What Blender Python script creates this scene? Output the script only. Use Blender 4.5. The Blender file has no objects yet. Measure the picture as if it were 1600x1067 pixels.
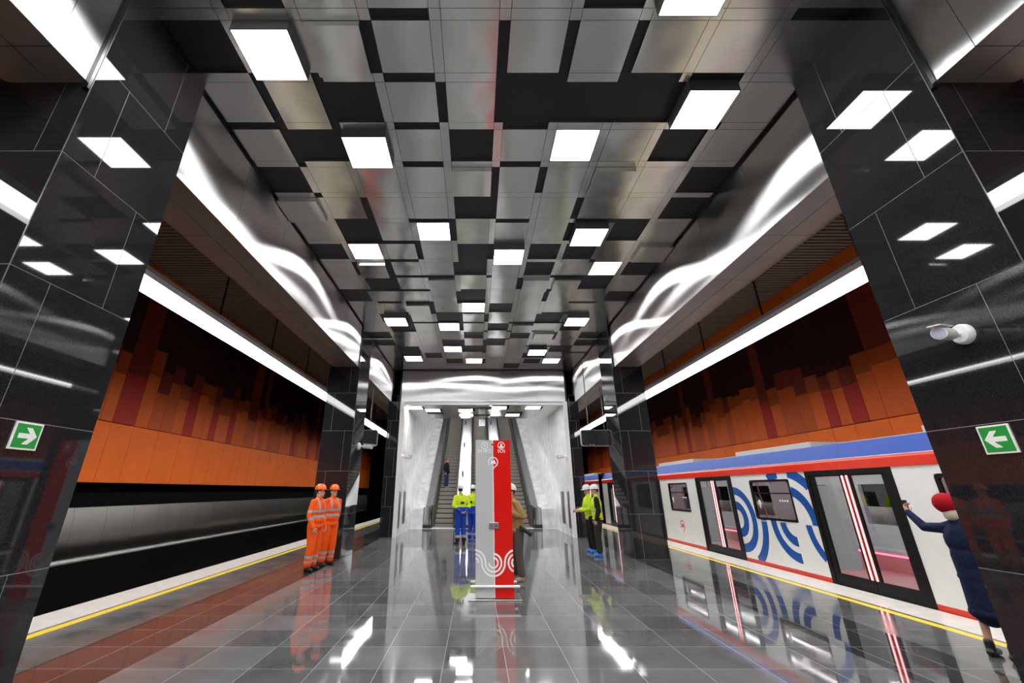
import bpy, bmesh, math, random
from mathutils import Vector, Matrix
SC = bpy.context.scene
COL = SC.collection
R = math.radians
# ------------------------------------------------------------------ camera, world, exposure
cam_data = bpy.data.cameras.new('camera')
cam = bpy.data.objects.new('camera', cam_data); COL.objects.link(cam)
cam.location = (0, 0, 1.8)
cam.rotation_euler = (R(90 + 21.95), 0, 0)
cam_data.sensor_fit = 'HORIZONTAL'; cam_data.sensor_width = 36.0
cam_data.lens = 670 / 1600 * 36
cam_data.shift_x = (800 - 743) / 1600
cam_data.shift_y = -(533.5 - 496) / 1600
cam_data.clip_start = 0.05; cam_data.clip_end = 300
SC.camera = cam
w = bpy.data.worlds.new('world'); SC.world = w
w.use_nodes = True
w.node_tree.nodes['Background'].inputs[0].default_value = (0.6, 0.65, 0.75, 1)
w.node_tree.nodes['Background'].inputs[1].default_value = 0.02
vs = SC.view_settings
vs.view_transform = 'Standard'; vs.look = 'None'; vs.gamma = 1.0; vs.exposure = 0.0
vs.use_curve_mapping = False
SC.display_settings.display_device = 'sRGB'
CY = SC.cycles
CY.use_denoising = True
CY.max_bounces = 8; CY.diffuse_bounces = 4; CY.glossy_bounces = 5; CY.transmission_bounces = 6; CY.transparent_max_bounces = 10
CY.sample_clamp_indirect = 12.0
CY.caustics_reflective = True; CY.caustics_refractive = False
PANEL_L = 26.0        # radiance of the square ceiling lights
STRIP_L = 18.0        # radiance of the linear lights over the tracks

# ------------------------------------------------------------------ key dimensions (metres)
XC = 0.355            # centre line of the hall
HALF = 4.15           # centre line to the pillars' inner faces
ZC = 7.05             # ceiling
ZS = 5.57             # soffit over the platform edges
EDGE = 7.12           # centre line to the platform edge
WALLD = 10.55         # centre line to the track walls
Y0, Y1 = -10.0, 44.0
YE = 19.67            # end of the hall, start of the escalator hall

# ------------------------------------------------------------------ materials
def nt_new(name):
    m = bpy.data.materials.new(name); m.use_nodes = True
    nt = m.node_tree
    for n in list(nt.nodes): nt.nodes.remove(n)
    out = nt.nodes.new('ShaderNodeOutputMaterial')
    return m, nt, out
def N(nt, typ, **kw):
    n = nt.nodes.new(typ)
    for k, v in kw.items(): setattr(n, k, v)
    return n
def c4(c): return (c[0], c[1], c[2], 1)
def principled(nt, out, col, rough, metal=0.0, spec=0.5):
    b = N(nt, 'ShaderNodeBsdfPrincipled')
    b.inputs['Base Color'].default_value = c4(col)
    b.inputs['Roughness'].default_value = rough
    b.inputs['Metallic'].default_value = metal
    b.inputs['Specular IOR Level'].default_value = spec
    nt.links.new(b.outputs[0], out.inputs[0])
    return b
def noise_col(nt, b, c1, c2, scale, detail=4, lo=0.35, hi=0.65, obj=True):
    tc = N(nt, 'ShaderNodeTexCoord')
    nz = N(nt, 'ShaderNodeTexNoise'); nz.inputs['Scale'].default_value = scale; nz.inputs['Detail'].default_value = detail
    nt.links.new(tc.outputs['Object'], nz.inputs['Vector'])
    cr = N(nt, 'ShaderNodeValToRGB')
    cr.color_ramp.elements[0].position = lo; cr.color_ramp.elements[1].position = hi
    cr.color_ramp.elements[0].color = c4(c1); cr.color_ramp.elements[1].color = c4(c2)
    nt.links.new(nz.outputs[0], cr.inputs[0])
    nt.links.new(cr.outputs[0], b.inputs['Base Color'])
    return tc, nz, cr
def M(name, col, rough=0.5, metal=0.0, spec=0.5, col2=None, nscale=20, bump=0.0, bscale=40):
    m, nt, out = nt_new(name)
    b = principled(nt, out, col, rough, metal, spec)
    if col2 is None: col2 = tuple(c * 0.95 for c in col)
    noise_col(nt, b, col, col2, nscale)
    if bump:
        tc = N(nt, 'ShaderNodeTexCoord'); nz = N(nt, 'ShaderNodeTexNoise'); nz.inputs['Scale'].default_value = bscale
        bp = N(nt, 'ShaderNodeBump'); bp.inputs['Strength'].default_value = bump; bp.inputs['Distance'].default_value = 0.05
        nt.links.new(tc.outputs['Object'], nz.inputs['Vector']); nt.links.new(nz.outputs[0], bp.inputs['Height'])
        nt.links.new(bp.outputs[0], b.inputs['Normal'])
    return m
def EM(name, col, strength):
    m, nt, out = nt_new(name)
    e = N(nt, 'ShaderNodeEmission'); e.inputs[0].default_value = c4(col); e.inputs[1].default_value = strength
    nt.links.new(e.outputs[0], out.inputs[0])
    return m
def BRUSHED(name, col, rough, aniso, tangent, wav=0.0, wscale=0.6, ramp=None, wdist=0.05):
    """brushed sheet steel: grooves along `tangent` (object axes are world axes here)"""
    m, nt, out = nt_new(name)
    g = N(nt, 'ShaderNodeBsdfAnisotropic')
    g.inputs['Roughness'].default_value = rough; g.inputs['Anisotropy'].default_value = aniso
    cx = N(nt, 'ShaderNodeCombineXYZ')
    for i in range(3): cx.inputs[i].default_value = tangent[i]
    nt.links.new(cx.outputs[0], g.inputs['Tangent'])
    tc = N(nt, 'ShaderNodeTexCoord')
    nz = N(nt, 'ShaderNodeTexNoise'); nz.inputs['Scale'].default_value = 1.3; nz.inputs['Detail'].default_value = 6
    nt.links.new(tc.outputs['Object'], nz.inputs['Vector'])
    cr = N(nt, 'ShaderNodeValToRGB')
    cr.color_ramp.elements[0].color = c4(tuple(c * 0.9 for c in col)); cr.color_ramp.elements[1].color = c4(tuple(min(1, c * 1.08) for c in col))
    nt.links.new(nz.outputs[0], cr.inputs[0]); nt.links.new(cr.outputs[0], g.inputs['Color'])
    if wav:
        n2 = N(nt, 'ShaderNodeTexNoise'); n2.inputs['Scale'].default_value = wscale; n2.inputs['Detail'].default_value = 1
        nt.links.new(tc.outputs['Object'], n2.inputs['Vector'])
        bp = N(nt, 'ShaderNodeBump'); bp.inputs['Strength'].default_value = wav; bp.inputs['Distance'].default_value = wdist
        nt.links.new(n2.outputs[0], bp.inputs['Height']); nt.links.new(bp.outputs[0], g.inputs['Normal'])
    nt.links.new(g.outputs[0], out.inputs[0])
    return m
def GLASS(name, tint=(0.9, 0.95, 0.95), refl=1.0):
    m, nt, out = nt_new(name)
    tr = N(nt, 'ShaderNodeBsdfTransparent'); tr.inputs[0].default_value = c4(tint)
    gl = N(nt, 'ShaderNodeBsdfGlossy'); gl.inputs['Roughness'].default_value = 0.01
    lw = N(nt, 'ShaderNodeLayerWeight'); lw.inputs[0].default_value = 0.5
    pw = N(nt, 'ShaderNodeMath', operation='POWER'); pw.inputs[1].default_value = 4.0
    nt.links.new(lw.outputs['Facing'], pw.inputs[0])
    fr = N(nt, 'ShaderNodeMath', operation='MULTIPLY_ADD'); fr.inputs[1].default_value = 0.85; fr.inputs[2].default_value = 0.05
    nt.links.new(pw.outputs[0], fr.inputs[0])
    mx = N(nt, 'ShaderNodeMixShader')
    nt.links.new(fr.outputs[0], mx.inputs[0]); nt.links.new(tr.outputs[0], mx.inputs[1]); nt.links.new(gl.outputs[0], mx.inputs[2])
    nt.links.new(mx.outputs[0], out.inputs[0])
    return m
def FLOOR(name, c1, c2, r1, r2, tile, off, grout):
    """polished stone slabs laid on a grid, thin pale joints, smudged polish"""
    m, nt, out = nt_new(name)
    b = principled(nt, out, c1, r1)
    tc = N(nt, 'ShaderNodeTexCoord')
    sp = N(nt, 'ShaderNodeSeparateXYZ'); nt.links.new(tc.outputs['Object'], sp.inputs[0])
    def mth(op, a, bb=None):
        n = N(nt, 'ShaderNodeMath', operation=op)
        for i, v in enumerate((a, bb)):
            if v is None: continue
            if isinstance(v, (int, float)): n.inputs[i].default_value = v
            else: nt.links.new(v, n.inputs[i])
        return n.outputs[0]
    masks = []; ids = []
    for ax in (0, 1):
        u = mth('DIVIDE', mth('SUBTRACT', sp.outputs[ax], off[ax]), tile[ax])
        f = mth('FRACT', u); ids.append(mth('FLOOR', u))
        d = mth('MINIMUM', f, mth('SUBTRACT', 1.0, f))
        masks.append(mth('LESS_THAN', mth('MULTIPLY', d, tile[ax]), 0.0035))
    line = mth('MAXIMUM', masks[0], masks[1])
    cid = N(nt, 'ShaderNodeCombineXYZ'); nt.links.new(ids[0], cid.inputs[0]); nt.links.new(ids[1], cid.inputs[1])
    wn = N(nt, 'ShaderNodeTexWhiteNoise'); nt.links.new(cid.outputs[0], wn.inputs['Vector'])
    fine = N(nt, 'ShaderNodeTexNoise'); fine.inputs['Scale'].default_value = 120; fine.inputs['Detail'].default_value = 3
    big = N(nt, 'ShaderNodeTexNoise'); big.inputs['Scale'].default_value = 1.6; big.inputs['Detail'].default_value = 5
    nt.links.new(tc.outputs['Object'], fine.inputs['Vector']); nt.links.new(tc.outputs['Object'], big.inputs['Vector'])
    mixv = mth('ADD', mth('MULTIPLY', fine.outputs[0], 0.45), mth('ADD', mth('MULTIPLY', wn.outputs[0], 0.25), mth('MULTIPLY', big.outputs[0], 0.35)))
    cr = N(nt, 'ShaderNodeValToRGB'); cr.color_ramp.elements[0].position = 0.35; cr.color_ramp.elements[1].position = 0.75
    cr.color_ramp.elements[0].color = c4(c1); cr.color_ramp.elements[1].color = c4(c2)
    nt.links.new(mixv, cr.inputs[0])
    mx = N(nt, 'ShaderNodeMix', data_type='RGBA'); nt.links.new(line, mx.inputs['Factor'])
    nt.links.new(cr.outputs[0], mx.inputs['A']); mx.inputs['B'].default_value = c4(grout)
    nt.links.new(mx.outputs['Result'], b.inputs['Base Color'])
    rr = N(nt, 'ShaderNodeMapRange'); rr.inputs['From Min'].default_value = 0.35; rr.inputs['From Max'].default_value = 0.7
    rr.inputs['To Min'].default_value = r1; rr.inputs['To Max'].default_value = r2
    nt.links.new(big.outputs[0], rr.inputs[0]); nt.links.new(rr.outputs[0], b.inputs['Roughness'])
    return m

mt = {}
mt['granite'] = M('black_polished_granite', (0.010, 0.010, 0.012), 0.03, 0, 0.55, (0.022, 0.022, 0.025), 130)
mt['joint'] = M('pale_joint', (0.32, 0.32, 0.33), 0.6)
mt['floor'] = FLOOR('grey_granite_slabs', (0.085, 0.087, 0.09), (0.195, 0.198, 0.202), 0.02, 0.09, (0.70, 0.708), (-0.36, 0.085), (0.42, 0.42, 0.42))
mt['floor_dark'] = FLOOR('dark_granite_slabs', (0.022, 0.022, 0.024), (0.055, 0.055, 0.058), 0.025, 0.07, (0.53, 0.708), (-3.81, 0.085), (0.3, 0.3, 0.3))
mt['floor_edge'] = FLOOR('grey_edge_slabs', (0.07, 0.07, 0.07), (0.13, 0.13, 0.13), 0.08, 0.2, (5.0, 0.708), (-3.0, 0.085), (0.3, 0.3, 0.3))
mt['white_stone'] = M('white_edge_stone', (0.64, 0.62, 0.585), 0.35, 0, 0.5, (0.55, 0.53, 0.50), 6)
mt['yellow'] = M('yellow_line_paint', (0.85, 0.60, 0.02), 0.35)
mt['fascia'] = BRUSHED('brushed_steel_fascia', (0.68, 0.68, 0.69), 0.30, 0.82, (0, 0, 1), 0.35, 0.5)
mt['fascia_end'] = BRUSHED('brushed_steel_end_fascia', (0.64, 0.64, 0.66), 0.29, 0.82, (0, 0, 1), 0.35, 0.8)
mt['tile'] = BRUSHED('brushed_steel_tile', (0.69, 0.685, 0.665), 0.22, 0.6, (1, 0, 0), 0.6, 1.1)
mt['void'] = M('black_ceiling_panel', (0.017, 0.017, 0.021), 0.45, 0, 0.4)
mt['black'] = M('flat_black', (0.004, 0.004, 0.004), 0.8, 0, 0.04)
mt['gloss_black'] = M('gloss_black', (0.008, 0.008, 0.009), 0.18, 0, 0.5)
mt['soffit'] = M('bronze_grey_soffit', (0.22, 0.20, 0.18), 0.36, 0.4, 0.5, (0.19, 0.17, 0.155), 2)
mt['steel'] = M('steel', (0.60, 0.60, 0.61), 0.28, 0.9, 0.5)
mt['steel_dark'] = M('dark_steel', (0.12, 0.12, 0.125), 0.35, 0.8)
mt['bandsteel'] = BRUSHED('track_wall_steel', (0.52, 0.505, 0.48), 0.36, 0.5, (0, 0, 1), 0.2, 0.5)
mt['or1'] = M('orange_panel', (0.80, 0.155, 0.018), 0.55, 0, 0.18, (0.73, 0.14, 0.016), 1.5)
mt['or5'] = M('top_panel_shade', (0.035, 0.008, 0.005), 0.55, 0, 0.18, (0.025, 0.006, 0.004), 1.5)  # near-black stands in for the unlit top of the track wall
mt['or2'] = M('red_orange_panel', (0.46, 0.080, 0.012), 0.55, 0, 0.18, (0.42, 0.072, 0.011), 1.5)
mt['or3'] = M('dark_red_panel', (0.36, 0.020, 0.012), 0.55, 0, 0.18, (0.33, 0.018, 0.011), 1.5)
mt['or4'] = M('red_panel_shade', (0.17, 0.022, 0.012), 0.55, 0, 0.18, (0.15, 0.02, 0.011), 1.5)  # darkened red: shade of the upper wall put into the colour
mt['or6'] = M('orange_panel_shade', (0.33, 0.058, 0.010), 0.55, 0, 0.18, (0.28, 0.05, 0.009), 1.5)  # darkened orange: shade of the upper wall put into the colour
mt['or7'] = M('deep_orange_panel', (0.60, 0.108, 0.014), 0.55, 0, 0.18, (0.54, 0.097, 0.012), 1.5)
mt['slat'] = M('brown_slat', (0.34, 0.27, 0.22), 0.5)
mt['lens'] = M('pale_lens', (0.55, 0.57, 0.72), 0.15)
mt['white_wall'] = M('white_marble', (0.80, 0.80, 0.80), 0.22, 0, 0.5, (0.60, 0.60, 0.61), 2.2)
mt['panel_light'] = EM('ceiling_light_glow', (1.0, 0.99, 0.97), PANEL_L)
mt['strip_light'] = EM('linear_light_glow', (1.0, 0.99, 0.97), STRIP_L)
mt['housing'] = M('grey_light_housing', (0.10, 0.10, 0.11), 0.4)
mt['white'] = M('white_paint', (0.82, 0.82, 0.82), 0.35)
mt['tr_white'] = M('train_white', (0.78, 0.785, 0.78), 0.22, 0, 0.5, (0.74, 0.745, 0.74), 2)
mt['tr_red'] = M('train_red', (0.72, 0.035, 0.012), 0.25)
mt['tr_blue'] = M('train_blue', (0.016, 0.060, 0.30), 0.5, 0, 0.15)
mt['tr_arc'] = M('train_arc_blue', (0.012, 0.085, 0.36), 0.28)
mt['tr_black'] = M('train_black_frame', (0.007, 0.007, 0.007), 0.4, 0, 0.2)
mt['rubber'] = M('rubber', (0.012, 0.012, 0.012), 0.5)
mt['glass'] = GLASS('clear_glass')
mt['glass_dark'] = GLASS('tinted_glass', (0.72, 0.70, 0.71))
mt['led_red'] = EM('red_door_light', (1.0, 0.10, 0.10), 2.6)
mt['led_pink'] = EM('pink_white_light', (1.0, 0.82, 0.82), 4.0)
mt['tr_light'] = EM('train_ceiling_light', (1.0, 0.95, 0.95), 10.0)
mt['seat_red'] = EM('red_under_seat_light', (1.0, 0.05, 0.08), 11.0)
mt['tr_int'] = M('train_interior_grey', (0.55, 0.55, 0.56), 0.4)
mt['tr_floor'] = M('train_floor', (0.55, 0.46, 0.48), 0.25)
mt['copper'] = M('copper_rail', (0.75, 0.42, 0.30), 0.25, 0.9)
mt['k_grey'] = M('kiosk_grey', (0.56, 0.57, 0.575), 0.3, 0, 0.5)
mt['k_red'] = M('kiosk_red', (0.80, 0.012, 0.008), 0.16)
mt['k_white'] = M('white_marking', (0.95, 0.95, 0.95), 0.4)
mt['logo_red'] = M('red_marking', (0.75, 0.03, 0.02), 0.35)
mt['green'] = M('sign_green', (0.006, 0.30, 0.035), 0.4)
mt['sign_white'] = M('sign_white', (0.88, 0.9, 0.88), 0.4)
mt['step'] = M('escalator_step', (0.36, 0.335, 0.30), 0.45, 0.2)
mt['handrail'] = M('handrail_rubber', (0.012, 0.012, 0.013), 0.35)
mt['deck'] = BRUSHED('escalator_deck_steel', (0.62, 0.62, 0.64), 0.3, 0.3, (1, 0, 0))
mt['skirt'] = M('escalator_skirt', (0.05, 0.05, 0.05), 0.3, 0.3)
mt['skin'] = M('skin', (0.60, 0.34, 0.25), 0.5)
mt['hi_or'] = M('orange_workwear', (0.95, 0.12, 0.012), 0.75, 0, 0.2, (0.88, 0.10, 0.01), 8, 0.5, 9)
mt['refl'] = M('grey_reflective_tape', (0.36, 0.36, 0.38), 0.4)
mt['hi_ye'] = M('yellow_workwear', (0.66, 0.86, 0.03), 0.75, 0, 0.2, (0.58, 0.78, 0.03), 8, 0.5, 9)
mt['wk_bl'] = M('blue_workwear', (0.018, 0.075, 0.50), 0.75, 0, 0.2, (0.015, 0.06, 0.42), 8, 0.5, 9)
mt['navy'] = M('navy_cloth', (0.008, 0.014, 0.048), 0.8, 0, 0.2, (0.006, 0.011, 0.038), 8, 0.5, 9)
mt['blk_cl'] = M('black_cloth', (0.012, 0.012, 0.013), 0.8, 0, 0.2, None, 8, 0.5, 9)
mt['olive'] = M('dark_olive_cloth', (0.028, 0.030, 0.018), 0.8, 0, 0.2, None, 8, 0.5, 9)
mt['tan'] = M('tan_cloth', (0.42, 0.27, 0.12), 0.8, 0, 0.2, (0.34, 0.21, 0.09), 8, 0.6, 9)
mt['taupe'] = M('grey_brown_cloth', (0.10, 0.085, 0.075), 0.8, 0, 0.2, None, 8, 0.5, 9)
mt['jeans'] = M('blue_denim', (0.03, 0.06, 0.15), 0.8, 0, 0.2, None, 8, 0.4, 9)
mt['boot'] = M('black_boot', (0.012, 0.012, 0.012), 0.4)
mt['boot_tan'] = M('pale_boot', (0.35, 0.29, 0.24), 0.6)
mt['cover'] = M('blue_shoe_cover', (0.05, 0.22, 0.75), 0.35, 0, 0.5, (0.04, 0.18, 0.65), 30)
mt['hat_or'] = M('orange_helmet', (0.92, 0.16, 0.02), 0.3)
mt['hat_wh'] = M('white_helmet', (0.85, 0.85, 0.82), 0.3)
mt['beret'] = M('red_felt', (0.36, 0.006, 0.014), 0.9, 0, 0.2)
mt['hair_bl'] = M('blond_hair', (0.55, 0.48, 0.38), 0.6)
mt['hair_dk'] = M('dark_hair', (0.03, 0.02, 0.015), 0.6)
mt['eye'] = M('eye', (0.02, 0.015, 0.012), 0.2)
mt['screen'] = M('dark_screen_back', (0.02, 0.02, 0.022), 0.3)

# ------------------------------------------------------------------ mesh helpers
class MB:
    def __init__(s): s.v = []; s.f = []; s.m = []
    def add(s, vs, fs, m=0):
        o = len(s.v); s.v += [tuple(p) for p in vs]
        for f in fs: s.f.append([i + o for i in f]); s.m.append(m)
    def box(s, x0, x1, y0, y1, z0, z1, m=0):
        if x0 > x1: x0, x1 = x1, x0
        v = [(x0, y0, z0), (x1, y0, z0), (x1, y1, z0), (x0, y1, z0), (x0, y0, z1), (x1, y0, z1), (x1, y1, z1), (x0, y1, z1)]
        s.add(v, [(0, 3, 2, 1), (4, 5, 6, 7), (0, 1, 5, 4), (1, 2, 6, 5), (2, 3, 7, 6), (3, 0, 4, 7)], m); return s
    def obox(s, c, ax, ay, az, m=0):
        c, ax, ay, az = map(Vector, (c, ax, ay, az))
        v = [c + sx * ax + sy * ay + sz * az for sz in (-1, 1) for sx, sy in ((-1, -1), (1, -1), (1, 1), (-1, 1))]
        s.add(v, [(0, 3, 2, 1), (4, 5, 6, 7), (0, 1, 5, 4), (1, 2, 6, 5), (2, 3, 7, 6), (3, 0, 4, 7)], m); return s
    def quad(s, a, b, c, d, m=0): s.add([a, b, c, d], [(0, 1, 2, 3)], m); return s
    def prism(s, poly, fn0, fn1, m=0):
        """closed prism: polygon points mapped to 3D by fn0 (front) and fn1 (back)"""
        n = len(poly); a = [fn0(*p) for p in poly]; b = [fn1(*p) for p in poly]
        fs = [tuple(range(n)), tuple(range(2 * n - 1, n - 1, -1))] + [(i, i + n, (i + 1) % n + n, (i + 1) % n) for i in range(n)]
        s.add(a + b, fs, m); return s
    def cap(s, p0, p1, r0, r1, n=10, m=0, flat=False, k=3, sq=(1, 1, 1)):
        p0, p1 = Vector(p0), Vector(p1); d = p1 - p0
        L = d.length
        d = d / L if L > 1e-6 else Vector((0, 0, 1))
        u = d.orthogonal().normalized(); w_ = d.cross(u)
        rings = []
        if flat: rings = [(p0, r0), (p1, r1)]
        else:
            for i in range(k): a = (i + 0.35) / k * math.pi / 2; rings.append((p0 - d * r0 * math.cos(a), r0 * math.sin(a)))
            rings += [(p0, r0), (p1, r1)]
            for i in reversed(range(k)): a = (i + 0.35) / k * math.pi / 2; rings.append((p1 + d * r1 * math.cos(a), r1 * math.sin(a)))
        vs_ = []
        for c, r in rings:
            for j in range(n):
                a = 2 * math.pi * j / n
                o = (u * math.cos(a) + w_ * math.sin(a)) * r
                vs_.append(c + Vector((o.x * sq[0], o.y * sq[1], o.z * sq[2])))
        fs = []
        for i in range(len(rings) - 1):
            for j in range(n): fs.append((i * n + j, i * n + (j + 1) % n, (i + 1) * n + (j + 1) % n, (i + 1) * n + j))
        fs.append(tuple(reversed(range(n)))); fs.append(tuple(range((len(rings) - 1) * n, len(rings) * n)))
        s.add(vs_, fs, m); return s
    def cyl(s, p0, p1, r, n=12, m=0, r1=None): return s.cap(p0, p1, r, r if r1 is None else r1, n, m, True)
    def tube(s, pts, r, n=8, m=0):
        pts = [Vector(p) for p in pts]; vs_ = []; u = None
        for i, p in enumerate(pts):
            d = (pts[min(i + 1, len(pts) - 1)] - pts[max(i - 1, 0)]).normalized()
            if u is None: u = d.orthogonal().normalized()
            u = (u - d * u.dot(d)).normalized(); w_ = d.cross(u)
            for j in range(n):
                a = 2 * math.pi * j / n; vs_.append(p + (u * math.cos(a) + w_ * math.sin(a)) * r)
        fs = [(i * n + j, i * n + (j + 1) % n, (i + 1) * n + (j + 1) % n, (i + 1) * n + j) for i in range(len(pts) - 1) for j in range(n)]
        fs.append(tuple(reversed(range(n)))); fs.append(tuple(range((len(pts) - 1) * n, len(pts) * n)))
        s.add(vs_, fs, m); return s
    def ell(s, c, r, rot=None, n=14, k=9, m=0):
        c = Vector(c); vs_ = []
        for i in range(1, k):
            t = math.pi * i / k
            for j in range(n):
                a = 2 * math.pi * j / n
                p = Vector((r[0] * math.sin(t) * math.cos(a), r[1] * math.sin(t) * math.sin(a), r[2] * math.cos(t)))
                if rot: p = rot @ p
                vs_.append(c + p)
        top = Vector((0, 0, r[2])); 
        if rot: top = rot @ top
        vs_.append(c + top); vs_.append(c - top)
        T = len(vs_) - 2; fs = []
        for i in range(k - 2):
            for j in range(n): fs.append((i * n + j, (i + 1) * n + j, (i + 1) * n + (j + 1) % n, i * n + (j + 1) % n))
        for j in range(n):
            fs.append((T, j, (j + 1) % n)); fs.append((T + 1, (k - 2) * n + (j + 1) % n, (k - 2) * n + j))
        s.add(vs_, fs, m); return s
    def lathe(s, prof, c=(0, 0, 0), n=24, m=0, sc=(1, 1), rot=None):
        c = Vector(c); vs_ = []
        for r, z in prof:
            for j in range(n):
                a = 2 * math.pi * j / n; p = Vector((r * sc[0] * math.cos(a), r * sc[1] * math.sin(a), z))
                if rot: p = rot @ p
                vs_.append(c + p)
        K = len(prof)
        fs = [(i * n + j, i * n + (j + 1) % n, (i + 1) * n + (j + 1) % n, (i + 1) * n + j) for i in range(K - 1) for j in range(n)]
        fs.append(tuple(reversed(range(n)))); fs.append(tuple(range((K - 1) * n, K * n)))
        s.add(vs_, fs, m); return s
    def band(s, c, r0, r1, a0, a1, fn, t=0.002, n=24, m=0, keep=None):
        """ring segment in a plane; fn(u, v, depth) -> 3D point"""
        for i in range(n):
            q0 = R(a0 + (a1 - a0) * i / n); q1 = R(a0 + (a1 - a0) * (i + 1) / n)
            P = [(c[0] + r * math.cos(q), c[1] + r * math.sin(q)) for r, q in ((r0, q0), (r1, q0), (r1, q1), (r0, q1))]
            if keep:
                cx_ = sum(p[0] for p in P) / 4; cy_ = sum(p[1] for p in P) / 4
                if not keep(cx_, cy_): continue
            a = [fn(p[0], p[1], t) for p in P]; b = [fn(p[0], p[1], 0) for p in P]
            s.add(a + b, [(0, 1, 2, 3), (7, 6, 5, 4), (0, 4, 5, 1), (1, 5, 6, 2), (2, 6, 7, 3), (3, 7, 4, 0)], m)
        return s
    def mesh(s, name, mats):
        me = bpy.data.meshes.new(name); me.from_pydata(s.v, [], s.f)
        if not isinstance(mats, (list, tuple)): mats = [mats]
        for x in mats: me.materials.append(mt[x] if isinstance(x, str) else x)
        me.polygons.foreach_set('material_index', s.m)
        me.update(); return me
def fix_normals(me):
    bm = bmesh.new(); bm.from_mesh(me); bmesh.ops.recalc_face_normals(bm, faces=bm.faces); bm.to_mesh(me); bm.free()
def build(mb, name, mats, parent=None, smooth=False, bevel=0.0, fix=True, loc=None):
    me = mb.mesh(name, mats)
    if fix: fix_normals(me)
    o = bpy.data.objects.new(name, me); COL.objects.link(o)
    if parent: o.parent = parent
    if loc: o.location = loc
    if smooth: smooth_by_angle(me)
    if bevel:
        b = o.modifiers.new('bevel', 'BEVEL'); b.width = bevel; b.segments = 2; b.limit_method = 'ANGLE'; b.angle_limit = R(40)
    return o
def smooth_by_angle(me, ang=40):
    for p in me.polygons: p.use_smooth = True
    bm = bmesh.new(); bm.from_mesh(me)
    for e in bm.edges: e.smooth = e.calc_face_angle(3.0) < R(ang) if len(e.link_faces) == 2 else False
    bm.to_mesh(me); bm.free()
def tag(o, label=None, cat=None, group=None, kind=None):
    if label: o['label'] = label
    if cat: o['category'] = cat
    if group: o['group'] = group
    if kind: o['kind'] = kind
    return o
def empty(name, loc=(0, 0, 0), rz=0, label=None, cat=None, group=None, kind=None):
    o = bpy.data.objects.new(name, None); COL.objects.link(o)
    o.empty_display_size = 0.2; o.location = loc; o.rotation_euler = (0, 0, rz)
    return tag(o, label, cat, group, kind)
def struct(mb, name, mats, parent=None, label=None, cat=None, **kw):
    o = build(mb, name, mats, parent, **kw)
    if not parent: tag(o, label, cat, None, 'structure')
    return o
def text(name, body, size, parent, loc, rot, mat, align='CENTER', depth=0.001):
    cu = bpy.data.curves.new(name, 'FONT'); cu.body = body; cu.size = size; cu.align_x = align; cu.align_y = 'CENTER'; cu.extrude = depth
    cu.materials.append(mt[mat])
    tmp = bpy.data.objects.new(name, cu); COL.objects.link(tmp)
    me = bpy.data.meshes.new_from_object(tmp.evaluated_get(bpy.context.evaluated_depsgraph_get()))
    bpy.data.objects.remove(tmp); bpy.data.curves.remove(cu); me.name = name
    o = bpy.data.objects.new(name, me); COL.objects.link(o); o.parent = parent; o.location = loc; o.rotation_euler = rot
    return o
# ------------------------------------------------------------------ the setting
def mirror(d): return XC + d
XL, XR = XC - HALF - 0.015, XC + HALF - 0.015          # pillars' inner faces

# floor: hall slabs, darker slabs between the pillars, edge slabs, yellow line, white edge
fl = MB().box(XL, XR, Y0, 24.0, -0.25, 0.0)
floor = struct(fl, 'floor', 'floor')
tag(floor, 'grey polished granite slab floor of the station hall', 'floor')
for s, nm in ((-1, 'left'), (1, 'right')):
    a = lambda d: XC + s * d
    def strip(name, d0, d1, m, z=0.0, mats=None):
        return build(MB().box(a(d0), a(d1), Y0, 40.0, -0.25, z), name, m, floor)
    ia = XL if s < 0 else XR
    build(MB().box(ia, a(5.24), Y0, 40.0, -0.25, 0.0), 'dark_slab_strip', 'floor_dark', floor)
    strip('grey_slab_strip', 5.24, 6.20, 'floor_edge')
    strip('yellow_line', 6.20, 6.35, 'yellow')
    strip('dark_joint_strip', 6.35, 6.42, 'floor_edge')
    mb = MB()
    y = Y0
    while y < 40: mb.box(a(6.42), a(EDGE), y + 0.002, y + 0.706, -0.25, 0.0); y += 0.708
    build(mb, 'white_edge_slab', 'white_stone', floor)
    build(MB().box(a(6.9), a(7.02), Y0, Y1, -1.25, -0.26), 'platform_face', 'black', floor)
    build(MB().box(a(7.02), a(WALLD + 0.4), Y0, Y1, -1.35, -1.25), 'track_bed', 'black', floor)
    rail = MB()
    for rx in (7.95, 9.47): rail.box(a(rx - 0.035), a(rx + 0.035), Y0, Y1, -1.25, -1.08)
    build(rail, 'rail', 'steel_dark', floor)

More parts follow.
